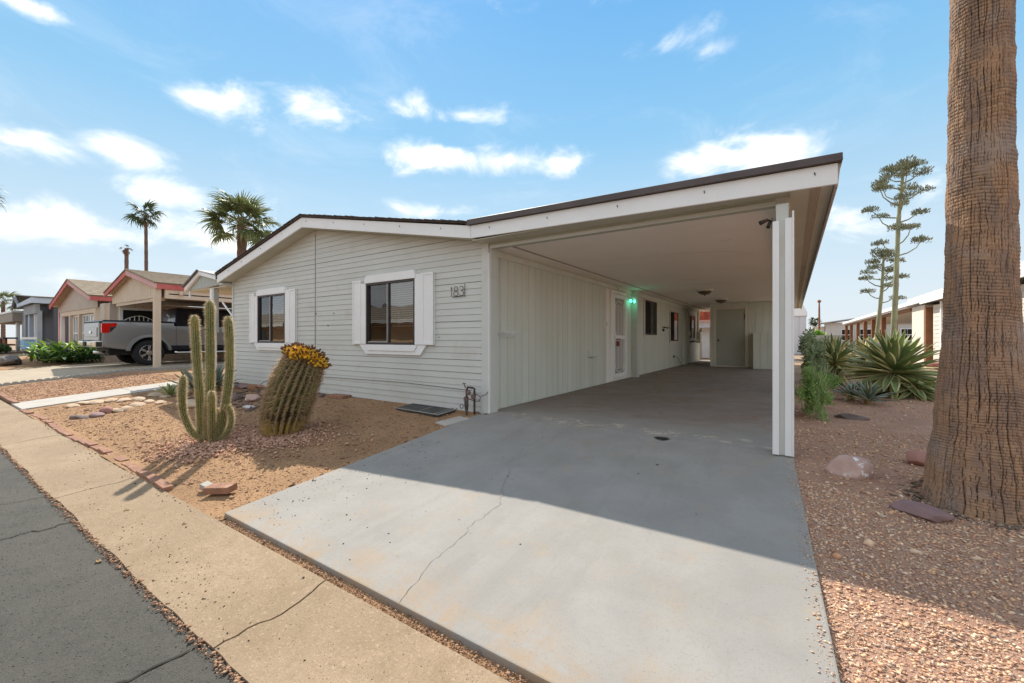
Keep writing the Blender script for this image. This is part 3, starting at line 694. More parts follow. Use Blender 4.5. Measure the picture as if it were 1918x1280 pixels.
# two ceiling lights, not lit
for (u, v), lab in (((1320, 543), 'nearer of the two round carport ceiling lights'), ((1351, 560), 'farther of the two round carport ceiling lights')):
    r_ = ray(u, v); k = (ZC-H)/r_[2]; p = (r_[0]*k, r_[1]*k, ZC)
    L = thing('ceiling_light', lab, 'ceiling light', p, 'round ceiling lights in the carport')
    b = MB(); b.lathe([(.20, .0), (.205, -.02), (.19, -.045)], p, 24); b.build('rim', m_cream, L, smooth=.6)
    b = MB(); b.lathe([(.185, -.035), (.165, -.075), (.11, -.115), (.04, -.135), (.012, -.14), (.012, -.165), (.002, -.17)], p, 24); b.build('bowl', M('bronze_glass_bowl', (.10, .075, .05), (.15, .12, .085), .35, 10), L, smooth=True)
cm = thing('spotlight', 'brown floodlight clamped to the top inner side of the corner post', 'light', (-.17, 4.45, 2.1))
b = MB(); b.box(-.158, -.150, 4.42, 4.48, 2.05, 2.13); b.tube([(-.155, 4.45, 2.10), (-.18, 4.44, 2.12), (-.20, 4.42, 2.11)], .009, 8); b.tube([(-.19, 4.42, 2.12), (-.245, 4.39, 2.09)], [.013, .022], 10); b.tube([(-.17, 4.45, 2.11), (-.185, 4.42, 2.05)], [.011, .017], 8); b.build('lamp_head', m_iron, cm)
# house number, thin wire numerals
num = thing('house_number', 'thin dark metal numerals 183 on the front wall', 'house number', (-4.02, 4.58, 1.64))
def wirenum(pts, x, z, w, h, nm):
    b = MB()
    for st in pts: b.tube([(x+a*w, 4.578, z+c*h) for a, c in st], .0042, 5)
    b.build(nm, m_iron, num)
circ = lambda cx, cz, rx, rz, a0=0, a1=2*PI, n=14: [(cx+rx*math.cos(a), cz+rz*math.sin(a)) for a in np.linspace(a0, a1, n)]
zb = 1.665
wirenum([[(.35, .78), (.55, 1), (.55, 0)]], -4.175, zb, .07, .135, 'numeral')
wirenum([circ(.5, .74, .40, .26), circ(.5, .25, .5, .27)], -4.095, zb, .085, .135, 'numeral')
wirenum([circ(.4, .74, .42, .26, PI*.85, -PI*.5), circ(.4, .25, .5, .27, PI*.5, -PI*.85)], -3.985, zb, .085, .135, 'numeral')
wirenum([[(0, 1.15), (0, -.15)], [(-2.4, -.12), (-.1, -.04)]], -3.885, zb, .10, .145, 'numeral_rail')
# tap and gas riser by the corner
tp = thing('outdoor_tap', 'dark rusty water tap and pipe riser standing by the house corner', 'tap', (-3.72, 4.5, 0))
m_pipe = M('corroded_pipe', (.030, .026, .024), (.10, .06, .045), .7, 30)
b = MB(); b.tube([(-3.62, 4.47, -.03), (-3.62, 4.47, .30), (-3.62, 4.47, .36), (-3.66, 4.47, .37), (-3.74, 4.47, .37), (-3.76, 4.47, .33), (-3.75, 4.46, .20)], .015, 8)
b.tube([(-3.75, 4.45, .24), (-3.72, 4.42, .12), (-3.70, 4.40, .06)], [.028, .03, .02], 8); b.tube([(-3.70, 4.40, .08), (-3.685, 4.39, -.06)], [.018, .01], 6)
b.build('pipe', m_pipe, tp)
b = MB(); b.tube([(-3.76, 4.45, .36), (-3.79, 4.44, .43)], .008, 6); b.tube([(-3.80, 4.43, .43), (-3.76, 4.45, .42)], .008, 6); b.lathe([(.028, 0), (.03, .04), (.02, .06)], (-3.70, 4.44, .27), 10); b.lathe([(.035, -.02), (.035, .02)], (-3.745, 4.44, .21), 10)
b.lathe([(.03, -.03), (.035, .03)], (-3.63, 4.46, .25), 10); b.build('valve', M('grey_valve', (.10, .085, .08), (.25, .12, .10), .6, 25), tp)
b = MB(); b.tube([(-3.78, 4.42, .13)]+[(-3.80+.03*math.cos(a), 4.41, .11+.03*math.sin(a)) for a in np.linspace(0, 2*PI, 10)], .005, 5); b.build('tap_handle', m_iron, tp)
wr = MB(); wr.tube([(-3.62, 4.45, .30), (-3.56, 4.44, .29), (-3.50, 4.45, .26), (-3.52, 4.45, .20), (-3.60, 4.45, .19), (-3.72, 4.45, .22)], .005, 5)
wr.tube([(-3.53, 4.50, .26), (-3.48, 4.54, .28), (-3.46, 4.565, .32)], .005, 5); wr.tube([(-3.75, 4.57, .315), (-5.2, 4.575, .345), (-7.4, 4.575, .32)], .004, 5)
wr.tube([(-3.62, 4.45, .04), (-3.54, 4.46, .05), (-3.50, 4.47, -.0), (-3.44, 4.52, .03), (-3.46, 4.5, .02)], .006, 5)
tag(wr.build('cable', m_iron), 'thin black cable looping from the tap along the siding', 'cable')
# metal cover, splash block, bricks and stones near the wall
pl_ = thing('metal_cover', 'dark metal trough cover lying on the soil against the front wall', 'cover', (-4.4, 4.3, 0))
b = MB(); b.add([(-4.90, 4.20, .015), (-3.99, 4.14, .015), (-3.96, 4.47, .05), (-4.86, 4.50, .05), (-4.90, 4.20, -.02), (-3.99, 4.14, -.02), (-3.96, 4.47, -.02), (-4.86, 4.50, -.02)], [(0,1,2,3),(0,4,5,1),(1,5,6,2),(2,6,7,3),(3,7,4,0)])
b.build('lid', M('dark_metal_lid', (.035, .034, .032), (.07, .066, .06), .6, 6), pl_)
b = MB(); b.tube([(-4.91, 4.19, .018), (-3.98, 4.13, .018)], .008, 5); b.tube([(-3.98, 4.13, .018), (-3.93, 4.47, .055)], .010, 5); b.tube([(-4.06, 4.13, .02), (-4.01, 4.47, .056)], .006, 5); b.tube([(-4.4, 4.16, .02), (-4.36, 4.48, .056)], .004, 5); b.build('lid_rim', M('grey_rim', (.28, .27, .25), None, .6), pl_)
sb = MB(); sb.add([(-3.84, 3.93, -.03), (-3.60, 3.88, -.03), (-3.50, 4.23, .01), (-3.72, 4.28, .01), (-3.84, 3.93, -.10), (-3.60, 3.88, -.10), (-3.50, 4.23, -.06), (-3.72, 4.28, -.06)], [(0,1,2,3),(0,4,5,1),(1,5,6,2),(2,6,7,3),(3,7,4,0)])
tag(sb.build('splash_block', m_walkc, bevel=.012), 'pale concrete splash block beside the driveway below the tap', 'splash block')
def brickbox(name, c, sx, sy, sz, rz, mat, lab, cat, grp=None, tilt=(0, 0)):
    T = Matrix.Translation(c) @ Matrix.Rotation(rz, 4, 'Z') @ Matrix.Rotation(tilt[0], 4, 'X') @ Matrix.Rotation(tilt[1], 4, 'Y')
    b = MB(); b.box(-sx/2, sx/2, -sy/2, sy/2, 0, sz, T); return tag(b.build(name, mat, bevel=.006, seg=2), lab, cat, grp)
brickbox('brick', (-6.72, 4.47, -.01), .42, .20, .055, .12, m_brick, 'flat red paver lying against the foot of the front wall', 'brick')
brickbox('brick', (-3.98, 1.55, -.235), .22, .11, .055, .5, m_brick, 'single loose brown brick at the corner of planter and driveway', 'brick', tilt=(.06, -.05))
brickbox('broken_brick', (-4.18, 1.52, -.245), .08, .07, .05, .2, m_walkc, 'small broken pale piece beside the loose corner brick', 'brick', tilt=(.1, .2))
# brick edging of the planter
random.seed(11)
edg = thing('brick_edging', 'red brick edging between the sidewalk and the cactus planter', 'edging', (-8, 1.42, -.25))
x = -11.65
while x < -4.55:
    L = .28 if x > -7.8 else .24
    yb = 1.375+.02*math.sin(x*1.7)+random.uniform(-.006, .006)
    T = Matrix.Translation((x+L/2, yb, zg(yb)-.03+random.uniform(-.006, .008))) @ Matrix.Rotation(random.uniform(-.05, .05), 4, 'Z') @ Matrix.Rotation(random.uniform(-.05, .05), 4, 'Y') @ Matrix.Rotation(random.uniform(-.06, .06), 4, 'X')
    b = MB(); b.box(-L/2+.004, L/2-.004, -.035, .04, 0, random.uniform(.040, .056), T); b.build('brick', m_brick, edg, bevel=.006, seg=2); x += L
edg2 = thing('brick_edging', 'short row of red bricks between the sidewalk and the neighbour\'s gravel strip', 'edging', (-15, 1.42, -.25))
x = -17.6
while x < -13.1:
    T = Matrix.Translation((x+.14, 1.42, zg(1.42)-.02+random.uniform(-.006, .01))) @ Matrix.Rotation(random.uniform(-.05, .05), 4, 'Z')
    b = MB(); b.box(-.13, .13, -.04, .04, 0, .06, T); b.build('brick', m_brick, edg2, bevel=.006); x += .28
sc_ = thing('scalloped_edging', 'scalloped grey concrete edging along the neighbour\'s driveway', 'edging', (-17.85, 3.5, -.1))
base_sc = None
for i in range(44):
    y = 1.5+i*.15
    if base_sc is None:
        b = MB(); n = 8; pts = [(-.07, -.05)]+[(-.07*math.cos(PI*k/n), .03+.045*math.sin(PI*k/n)) for k in range(n+1)]+[(.07, -.05)]
        b.prism(pts, 'x', -.03, .03); o = b.build('edging_block', m_walkc, None); base_sc = o.data; o.parent = sc_; o.location = Vector((-17.86, y, zg(y)))-Vector(sc_['_o'])
    else: inst('edging_block', base_sc, sc_, Matrix.Translation(Vector((-17.86, y, zg(y)))-Vector(sc_['_o'])))

# ---- shed at the back of the carport
shed = thing('storage_shed', 'sage panelled storage shed at the back of the carport', 'shed', (-1.3, 16.8, 0))
b = MB(); b.box(-2.48, -.16, 16.83, 20.2, .0, 2.325); b.build('shed_core', m_groove, shed)
DX0, DX1 = -2.42, -1.29
x = -1.28; 
while x < -.17:
    x1 = min(x+.205, -.165); b = MB(); b.box(x, x1-.006, 16.805, 16.829, .024, 2.32); b.build('plank', m_plank, shed, bevel=.002); x = x1
part('plank', m_plank, (DX0, DX1, 16.805, 16.829, 2.19, 2.32), parent=shed)
part('corner_board', m_plank, (-2.52, DX0-.002, 16.79, 16.829, .024, 2.32), parent=shed)
part('side_panel', m_plank, (-2.50, -2.482, 16.83, 20.2, .024, 2.32), parent=shed)
part('door_trim', m_cream, (DX0, DX0+.11, 16.775, 16.829, .024, 2.19), (DX1-.11, DX1, 16.775, 16.829, .024, 2.19), (DX0+.11, DX1-.11, 16.775, 16.829, 2.10, 2.19), parent=shed)
sd = part('door', M('shed_door_paint', (.38, .39, .335), (.42, .43, .37), .55, 1), (DX0+.115, DX1-.115, 16.795, 16.826, .07, 2.095), parent=shed)
b = MB(); b.lathe([(.02, 0), (.02, .03), (.035, .045), (.03, .07)], (0, 0, 0), 12, Matrix.Translation((DX0+.18, 16.795, .98)) @ Matrix.Rotation(PI/2, 4, 'X')); b.build('knob', m_iron, sd, smooth=True)
part('hinge', m_iron, (DX1-.125, DX1-.105, 16.77, 16.795, 1.72, 1.9), parent=sd)
ob = part('outlet_box', m_cream, (-1.235, -1.14, 16.76, 16.80, 1.12, 1.26), parent=shed)
part('outlet_socket', m_iron, (-1.205, -1.17, 16.754, 16.76, 1.17, 1.21), parent=ob, bevel=0)
bn = thing('utility_bin', 'low sage panelled bin with a sloping top in front of the shed wall', 'bin', (-.6, 16.1, 0))
b = MB(); b.prism([(-1.10, .03), (-.17, .03), (-.17, 1.10), (-.28, 1.11), (-.68, 1.23), (-1.10, 1.23)], 'y', 16.12, 16.76); b.build('bin_body', m_groove, bn)
for i, (x0, x1) in enumerate(((-1.10, -.90), (-.893, -.69), (-.683, -.48), (-.473, -.27), (-.263, -.17))):
    ztop = lambda x: 1.235 if x < -.68 else (1.235-(x+.68)*.3)
    b = MB(); b.prism([(x0, .03), (x1, .03), (x1, ztop(x1)), (x0, ztop(x0))], 'y', 16.10, 16.119); b.build('plank', m_plank, bn, bevel=.002)

# ---- rear neighbour glimpsed through the gap, sunlit
rn = thing('rear_house', 'white house with orange-red eaves glimpsed through the gap behind the carport', 'house', (-4, 25, 0))
part('wall', M('pale_rear_wall', (.62, .55, .48), None, .8), (-7.5, -1.0, 25.0, 28, -.05, 2.1), parent=rn, bevel=0)
part('awning', M('white_metal_awning', (.72, .72, .76), None, .5), (-7.5, -2, 24.4, 25.0, 1.62, 2.02), parent=rn)
part('fascia', M('orange_red_fascia', (.50, .12, .04), (.30, .05, .03), .7, 3), (-8, -1, 24.1, 24.3, 2.02, 2.5), parent=rn)
part('door', m_white, (-4.15, -3.78, 24.9, 24.99, -.02, 1.62), parent=rn); part('window', m_iron, (-4.5, -4.2, 24.93, 24.99, .9, 1.5), parent=rn)
# porch gable on the left side of the house
pg = thing('side_porch', 'small sage gabled porch roof joined to the left side of the house', 'porch', (-12.6, 4.6, 0))
PX0, PXR, PX1 = -13.92, -13.02, -11.32
zp0, zpr, zp1 = 2.40, 2.82, 2.47
pf = MB(); pf.prism([(PX0+.04, zp0-.06), (PX1, zp0+.02), (PX1, zp1-.03), (PXR, zpr-.09)], 'y', 4.64, 4.66); pgw = pf.build('gable_wall', m_groove, pg)
for i in range(12):
    x0 = PX0+.06+i*.215; x1 = min(x0+.208, PX1)
    if x0 >= PX1-.02: break
    zt = lambda x: (zp0+.02+(x-PX0)*(zpr-.09-zp0)/(PXR-PX0)) if x < PXR else (zpr-.07-(x-PXR)*(zpr-zp1)/(PX1-PXR))
    zb_ = lambda x: zp0-.05+(x-PX0)*.03
    b = MB(); b.prism([(x0, zb_(x0)), (x1, zb_(x1)), (x1, min(zt(x1), zpr-.1)), (x0, min(zt(x0), zpr-.1))], 'y', 4.622, 4.639); b.build('plank', M('porch_gable_paint', (.40, .42, .38), None, .6), pgw)
b = MB(); b.prism([(PX0-.05, zp0-.06), (PXR, zpr-.10), (PXR, zpr), (PX0-.05, zp0+.05)], 'y', 4.55, 4.62); b.prism([(PXR+.002, zpr-.10), (PX1+.05, zp1-.10), (PX1+.05, zp1), (PXR+.002, zpr)], 'y', 4.55, 4.62); b.build('fascia', m_white, pg, bevel=.004)
b = MB(); b.prism([(PX0-.08, zp0+.055), (PXR, zpr+.006), (PX1+.2, zp1+.006), (PX1+.2, zp1+.03), (PXR, zpr+.035), (PX0-.08, zp0+.085)], 'y', 4.53, 11); b.build('roof', M('white_metal_roof', (.66, .67, .68), None, .35), pg)
b = MB(); b.prism([(PX0-.085, zp0+.05), (PXR, zpr+.001), (PXR, zpr+.040), (PX0-.085, zp0+.09)], 'y', 4.50, 4.55); b.build('roof_edge', m_brown, pg)
part('ceiling', M('porch_ceiling', (.62, .58, .46), None, .8), (PX0, HX0-.01, 4.66, 10.5, 2.34, 2.36), parent=pg, bevel=0)
part('post', m_white, (-12.62, -12.50, 4.66, 4.78, 0, 2.34), parent=pg); part('post_cap', m_sid, (-12.50, -12.38, 4.66, 4.78, 1.2, 2.34), parent=pg)
part('gutter_stub', m_white, (PX0+.12, PX0+.16, 4.60, 4.64, 2.14, 2.35), parent=pg)
aw = MB(); aw.tube([(-11.16, 4.62, 1.55), (-11.95, 4.70, 1.95)], .022, 8); aw.tube([(-11.10, 4.60, 1.53), (-11.17, 4.62, 1.56)], .03, 8)
tag(aw.build('flag_pole', m_white), 'short white pole slanting out from the left corner of the house', 'pole')
# ------------------------------------------------------------------ neighbours on the left
m_beige = M('beige_panel_paint', (.64, .50, .37), (.68, .54, .41), .75, 2)
m_pinkb = M('taupe_panel_paint', (.50, .41, .34), (.54, .45, .38), .75, 2)
m_red = M('red_fascia_paint', (.50, .10, .09), (.56, .14, .12), .6, 3)
m_pink = M('faded_pink_fascia', (.58, .30, .29), (.64, .36, .33), .6, 3)
def shf(q, pos, c):
    return q.mix(q.mapr(q.noise(q.vmul(pos, (1, 1, 6)), 6, 4, .7), .5, .66, 0, .8), c, (.17, .125, .085))
m_tansh = M('tan_shingles', (.34, .265, .19), (.28, .22, .155), .95, 8, fn=shf, bump=.6, bscale=25, bdist=.02)
def planks(parent, mat, xa, xb, y, step, zlo, zhi, th=.02):
    x = xa
    while x < xb-.02:
        x1 = min(x+step, xb)
        b = MB(); b.prism([(x, zlo), (x1-.015, zlo), (x1-.015, zhi(x1-.015)), (x, zhi(x))], 'y', y-th, y); b.build('plank', mat, parent); x = x1
def shingle_rows(parent, xr, zr_, xe, ze, y0, y1, n, mat):
    """courses of shingles on one roof slope, each course a lapped strip"""
    for i in range(n):
        k0, k1 = i/n, (i+1.06)/n
        xa, za = xe+(xr-xe)*k0, ze+(zr_-ze)*k0; xb, zb_ = xe+(xr-xe)*min(k1, 1), ze+(zr_-ze)*min(k1, 1)
        b = MB(); b.prism([(xa, za), (xb, zb_), (xb, zb_+.012), (xa, za+.035)], 'y', y0, y1); b.build('shingle_course', mat, parent)
def gable(h, X0, XR, X1, z0, zr_, z1, y0, y1, ypanel, mp, mleft, mright, meave, zpan, fh=.17):
    b = MB(); b.prism([(X0, z0-fh), (XR, zr_-fh-.03), (XR, zr_), (X0, z0)], 'y', y0, y0+.05); b.build('fascia', mleft, h, bevel=.004)
    b = MB(); b.prism([(XR+.003, zr_-fh-.03), (X1, z1-fh), (X1, z1), (XR+.003, zr_)], 'y', y0, y0+.05); b.build('fascia', mright, h, bevel=.004)
    b = MB(); b.box(X1-.05, X1-.002, y0+.052, y1, z1-fh-.01, z1); b.build('eave_fascia', meave, h, bevel=.004)
    b = MB(); b.prism([(X0, z0+.002), (XR, zr_+.002), (X1, z1+.002), (X1, z1+.03), (XR, zr_+.04), (X0, z0+.03)], 'y', y0-.03, y1); r = b.build('roof', m_tansh, h)
    shingle_rows(r, XR, zr_+.04, X1+.03, z1+.03, y0-.03, y1, 12, m_tansh)
    b = MB(); b.prism([(X0+.02, z0-.03), (XR, zr_-.05), (X1-.06, z1-.03), (X1-.06, z1-.05), (XR, zr_-.09), (X0+.02, z0-.05)], 'y', y0+.05, y1); b.build('soffit', mp, h)
    zt = lambda x: (z0-.05+(x-X0)*(zr_-z0)/(XR-X0)) if x < XR else (z1-.05+(X1-x)*(zr_-z1)/(X1-XR))
    b = MB(); b.prism([(X0+.2, zpan), (X1-.2, zpan), (X1-.2, zt(X1-.2)-.02), (XR, zt(XR)-.04), (X0+.2, zt(X0+.2)-.02)], 'y', ypanel+.001, ypanel+.05); w = b.build('gable_wall', m_iron, h)
    planks(w, mp, X0+.2, X1-.2, ypanel, .3, zpan-.01, lambda x: zt(x)-.01)
hA = thing('neighbour_carport', 'beige gabled carport with red trim over the grey pickup truck', 'carport', (-21.7, 5.2, 0))
gable(hA, -24.85, -21.85, -18.55, 3.0, 3.74, 2.98, 5.2, 11.5, 5.45, m_beige, m_red, m_pink, m_red, 2.55)
part('post', m_beige, (-18.86, -18.66, 5.22, 5.40, 0, 2.80), parent=hA)
part('side_beam', m_beige, (-18.80, -18.60, 5.50, 11.4, 2.48, 2.80), parent=hA)
part('beam_end', m_beige, (-18.60, -18.52, 5.9, 6.0, 2.62, 2.76), parent=hA)
part('front_beam', m_beige, (-24.2, -18.95, 5.46, 5.6, 2.42, 2.58), parent=hA)
part('pilaster', m_pinkb, (-25.9, -25.2, 5.30, 5.6, -.02, 2.60), parent=hA)
part('ceiling', m_pinkb, (-24.6, -18.6, 5.6, 11.4, 2.62, 2.66), parent=hA, bevel=0)
part('back_wall', m_pinkb, (-24.6, -18.6, 11.4, 11.5, 0, 2.64), parent=hA, bevel=0)
sw2 = part('side_wall', m_pinkb, (-25.0, -24.9, 5.4, 11.4, 0, 2.62), parent=hA, bevel=0)
y = 5.65
while y < 11.3: part('plank', m_beige, (-24.9, -24.88, y, y+.28, .02, 2.6), parent=sw2, bevel=0); y += .3
gw = part('window', m_white, (-24.88, -24.80, 5.70, 5.82, 0.1, 2.42), (-24.88, -24.80, 6.95, 7.07, .1, 2.42), (-24.88, -24.80, 5.82, 6.95, 2.32, 2.42), parent=hA)
part('pane', m_dark, (-24.879, -24.86, 5.82, 6.95, .1, 2.32), parent=gw, bevel=0)
b = MB()
for i in range(7): y = 5.9+i*.16; b.tube([(-24.82, y, .3), (-24.82, y, 1.85+.22*math.sin(PI*(i+.3)/6.6))], .018, 5)
b.tube([(-24.82, 5.84+k*.11, 1.85+.22*math.sin(PI*k/10)) for k in range(11)], .02, 5)
gr_ = b.build('window_grille', m_white, gw)
gr_['kind'] = 'stuff'
hB = thing('neighbour_house', 'beige house with red eaves left of the pickup truck carport', 'house', (-31.5, 5.5, 0))
gable(hB, -36.0, -31.55, -27.3, 2.93, 4.12, 3.04, 5.2, 11.5, 5.55, m_pinkb, m_red, m_pink, m_red, 2.55, fh=.2)
XB = -31.0
part('wall', m_pinkb, (-35.6, -27.9, 6.0, 11.4, 0, 2.6), parent=hB, bevel=0)
part('side_wall', m_beige, (-27.9, -27.8, 5.55, 11.4, 0, 2.6), parent=hB, bevel=0)
part('porch_post', m_pink, (-35.9, -35.65, 5.55, 5.8, 0, 2.55), parent=hB); part('porch_post', m_white, (-35.3, -35.15, 5.55, 5.7, 0, 2.55), parent=hB)
part('post', m_beige, (-33.3, -33.05, 5.55, 5.75, 0, 2.55), parent=hB); part('post', m_beige, (-31.35, -31.1, 5.55, 5.75, 0, 2.55), parent=hB); part('post', m_beige, (-28.25, -27.95, 5.55, 5.75, 0, 2.55), parent=hB)
part('lintel', m_beige, (-35.1, -27.95, 5.56, 5.7, 2.3, 2.55), parent=hB)
wB = part('window_frame', m_white, (-33.0, -31.4, 5.68, 5.72, .35, .45), (-33.0, -31.4, 5.68, 5.72, 1.28, 1.36), (-33.0, -31.4, 5.68, 5.72, 2.2, 2.29), (-31.08, -28.3, 5.68, 5.72, 2.2, 2.29), (-31.08, -28.3, 5.68, 5.72, 1.28, 1.36), parent=hB)
for i in range(9):
    x0 = -33.0+i*.52
    if -31.5 < x0 < -31.0: continue
    part('mullion', m_white, (x0, x0+.07, 5.66, 5.72, .4, 2.2), parent=wB)
b = MB(); b.add([(-33.0, 5.74, .4), (-28.3, 5.74, .4), (-28.3, 5.74, 1.3), (-33, 5.74, 1.3)], [(0,1,2,3)]); b.build('pane', m_glassd, wB)
b = MB(); b.add([(-33.0, 5.74, 1.3), (-28.3, 5.74, 1.3), (-28.3, 5.74, 2.25), (-33, 5.74, 2.25)], [(0,1,2,3)]); b.build('pane', m_glass, wB)
part('window_blind', m_blind, (-27.799, -27.78, 5.9, 6.6, 1.35, 2.3), parent=hB, bevel=0); part('side_window', m_white, (-27.8, -27.77, 5.8, 6.7, 1.25, 1.34), (-27.8, -27.77, 5.8, 6.7, 2.3, 2.36), (-27.8, -27.77, 5.8, 5.87, 1.34, 2.3), (-27.8, -27.77, 6.63, 6.7, 1.34, 2.3), parent=hB)
m_greyh = M('grey_house_paint', (.30, .31, .33), (.34, .35, .37), .7, 2)
hC = thing('grey_house', 'grey house with a white-edged roof, third from the right on the left side', 'house', (-45, 5.2, 0))
b = MB(); b.prism([(-49.9, 3.3), (-48.4, 4.25), (-46.6, 3.42), (-46.6, 3.28), (-48.4, 4.0), (-49.7, 3.2)], 'y', 5.2, 5.3); b.build('fascia', m_greyh, hC)
b = MB(); b.prism([(-49.9, 3.31), (-48.4, 4.26), (-41.0, 3.75), (-41.0, 3.8), (-48.4, 4.32), (-49.9, 3.36)], 'y', 5.31, 11); rC = b.build('roof', M('grey_tan_shingles', (.34, .33, .31), (.27, .26, .25), .95, 6, fn=shf), hC)
b = MB(); b.prism([(-46.6, 3.28), (-41.2, 3.38), (-41.2, 3.72), (-46.6, 3.5)], 'y', 5.15, 5.25); b.build('gutter', M('blue_white_gutter', (.50, .55, .64), None, .5), hC)
part('gutter', MATS['blue_white_gutter'], (-41.2, -41.1, 5.15, 10.5, 3.36, 3.72), parent=hC)
part('lintel', m_greyh, (-46.0, -41.6, 5.4, 5.6, 2.7, 3.32), parent=hC)
part('wall', M('dark_grey_screen', (.10, .10, .115), None, .8), (-46.6, -41.4, 6.2, 10, 0, 3.3), parent=hC, bevel=0)
part('side_wall', m_greyh, (-50.2, -46.7, 5.8, 10, 0, 3.2), parent=hC, bevel=0)
for x, w_, m_ in ((-46.5, .45, m_greyh), (-45.1, .55, M('blue_grey_post', (.42, .48, .56), None, .6)), (-42.9, .16, m_white), (-41.9, .35, m_greyh)): part('post', m_, (x, x+w_, 5.5, 5.7, 0, 2.9), parent=hC)
hD = thing('far_left_carport', 'low beige flat carport roof at the far left edge', 'carport', (-55, 5.5, 0))
part('roof', M('brown_beige_awning', (.33, .29, .24), None, .8), (-62, -49.9, 5.3, 10, 2.35, 3.05), parent=hD); part('roof_top', m_white, (-62, -49.95, 5.25, 9, 3.05, 3.2), parent=hD)
part('wall', m_beige, (-62, -50.3, 8.4, 8.6, 0, 2.3), parent=hD, bevel=0); part('door', m_iron, (-59.5, -56, 8.3, 8.38, 0, 1.95), parent=hD); part('post', m_white, (-51.2, -50.8, 5.6, 5.8, 0, 2.3), parent=hD)
part('window_frame', m_white, (-54.6, -52.2, 8.3, 8.38, .1, 2.1), parent=hD); part('window', m_pinkb, (-54.2, -52.5, 8.25, 8.3, .3, 1.9), parent=hD)
# yard things at the far left
cl = thing('cooler', 'pale blue cooler chest with open lid beside the grey house porch', 'cooler', (-40.6, 4.9, 0))
b = MB(); b.box(-41.2, -40.0, 4.7, 5.2, .35, .95); b.build('chest', M('blue_plastic', (.22, .42, .66), None, .5), cl, bevel=.03)
part('lid', m_white, (-41.0, -39.9, 4.7, 5.25, .98, 1.12), parent=cl)
for x in (-41.1, -40.1): part('leg', m_white, (x, x+.07, 4.8, 4.87, -.05, .35), parent=cl)
mw = thing('lawn_cart', 'small red garden cart with a thin black handle by the far driveway', 'cart', (-46.5, 3.9, 0))
b = MB(); b.lathe([(.25, 0), (.5, .12), (.45, .32), (.1, .42)], (-46.6, 3.8, .02), 12); b.build('tub', M('red_plastic', (.40, .05, .03), None, .5), mw, smooth=True)
b = MB(); b.tube([(-46.2, 3.8, .25), (-45.3, 4.0, .6), (-44.6, 4.0, 1.2), (-44.0, 4.0, 1.25), (-43.6, 4.0, .4)], .03, 5); b.build('handle', m_black, mw)
tb = thing('patio_table', 'brown patio table on the far left lawn', 'table', (-49, 4.9, 0))
part('top', m_iron, (-51.4, -48.4, 4.7, 5.4, 1.0, 1.12), parent=tb); part('shelf', M('red_brown_wood', (.22, .08, .04), None, .8), (-51.0, -48.4, 4.7, 5.3, .5, .62), parent=tb)
for x in (-51.2, -48.7): part('leg', MATS['red_brown_wood'], (x, x+.12, 4.8, 4.92, -.05, 1.0), parent=tb)
# stacked timber / low boulders before the bush
m_bould = M('dark_boulder', (.12, .095, .08), (.20, .17, .15), .9, 5, bump=.6, bscale=20, bdist=.02)
def rock(name, c, s, mat, lab, cat='rock', grp=None, seed=0, sub=3, rough=.18, rz=0, cut=None):
    bm = bmesh.new(); bmesh.ops.create_icosphere(bm, subdivisions=sub, radius=1)
    rs = random.Random(seed); planes = [(Vector((rs.gauss(0, 1), rs.gauss(0, 1), rs.gauss(0, .8))).normalized(), rs.uniform(.62, .9)) for _ in range(9)]
    for v in bm.verts:
        p = v.co.copy(); 
        for n_, d_ in planes:
            k = p.dot(n_)-d_
            if k > 0: p -= n_*k*.85
        q_ = np.array([p.x*2+seed*3.1, p.y*2+p.z*1.7]); p *= 1+rough*(fbm(q_[0:1], q_[1:2], seed, 4)[0]-.45)
        v.co = Vector((p.x*s[0], p.y*s[1], p.z*s[2]))
    me = bpy.data.meshes.new(name); bm.to_mesh(me); bm.free(); me.materials.append(mat)
    for p in me.polygons: p.use_smooth = True
    me.set_sharp_from_angle(angle=.5)
    o = bpy.data.objects.new(name, me); C.objects.link(o); o.location = c; o.rotation_euler = (0, 0, rz); return tag(o, lab, cat, grp)
rock('rock', (-29.0, 3.0, .05), (1.0, .5, .22), m_bould, 'large flat dark rock left of the leafy green bush, lowest of the pile', seed=1)
rock('rock', (-29.5, 3.9, .45), (.9, .5, .18), m_bould, 'flat dark rock stacked in the middle of the pile left of the bush', seed=2)
rock('rock', (-29.8, 4.3, .75), (.8, .5, .14), m_bould, 'topmost flat rock of the dark pile left of the bush', seed=3)
rock('rock', (-31.8, 3.3, .10), (.8, .3, .12), m_bould, 'long thin dark rock at the left end of the pile by the bush', seed=4)

# ------------------------------------------------------------------ pickup truck, modelled in its own coordinates (x to its right side = 0, y forwards)
tk = bpy.data.objects.new('pickup_truck', None); C.objects.link(tk); tk['_o'] = (0, 0, 0)
tag(tk, 'dark grey pickup truck with red tail lights parked tail-out under the beige carport', 'pickup truck')
tk.location = (-20.42, 4.02, .02); tk.scale = (1.17, 1.17, 1.17)
def carp(name, c, flake=1):
    m = M(name, c, None, .34, metal=.55, spec=.5, coat=.6); return m
m_tgrey = carp('truck_grey_paint', (.25, .25, .25)); m_tdark = carp('truck_dark_paint', (.02, .023, .035))
m_chrome = M('chrome', (.75, .75, .74), None, .12, metal=1); m_alloy = M('alloy', (.62, .62, .63), None, .25, metal=.9)
m_tyre = M('tyre_rubber', (.014, .014, .015), None, .75); m_tail = M('tail_light_red', (.55, .012, .008), None, .15, coat=1); m_tglass = M('truck_window_glass', (.012, .014, .02), None, .04, spec=.9)
def arc(cy, r, a0, a1, n=14): return [(cy+r*math.cos(a), .42+r*math.sin(a)) for a in np.linspace(a0, a1, n)]
RW, FW = 1.32, 4.98
low = .50
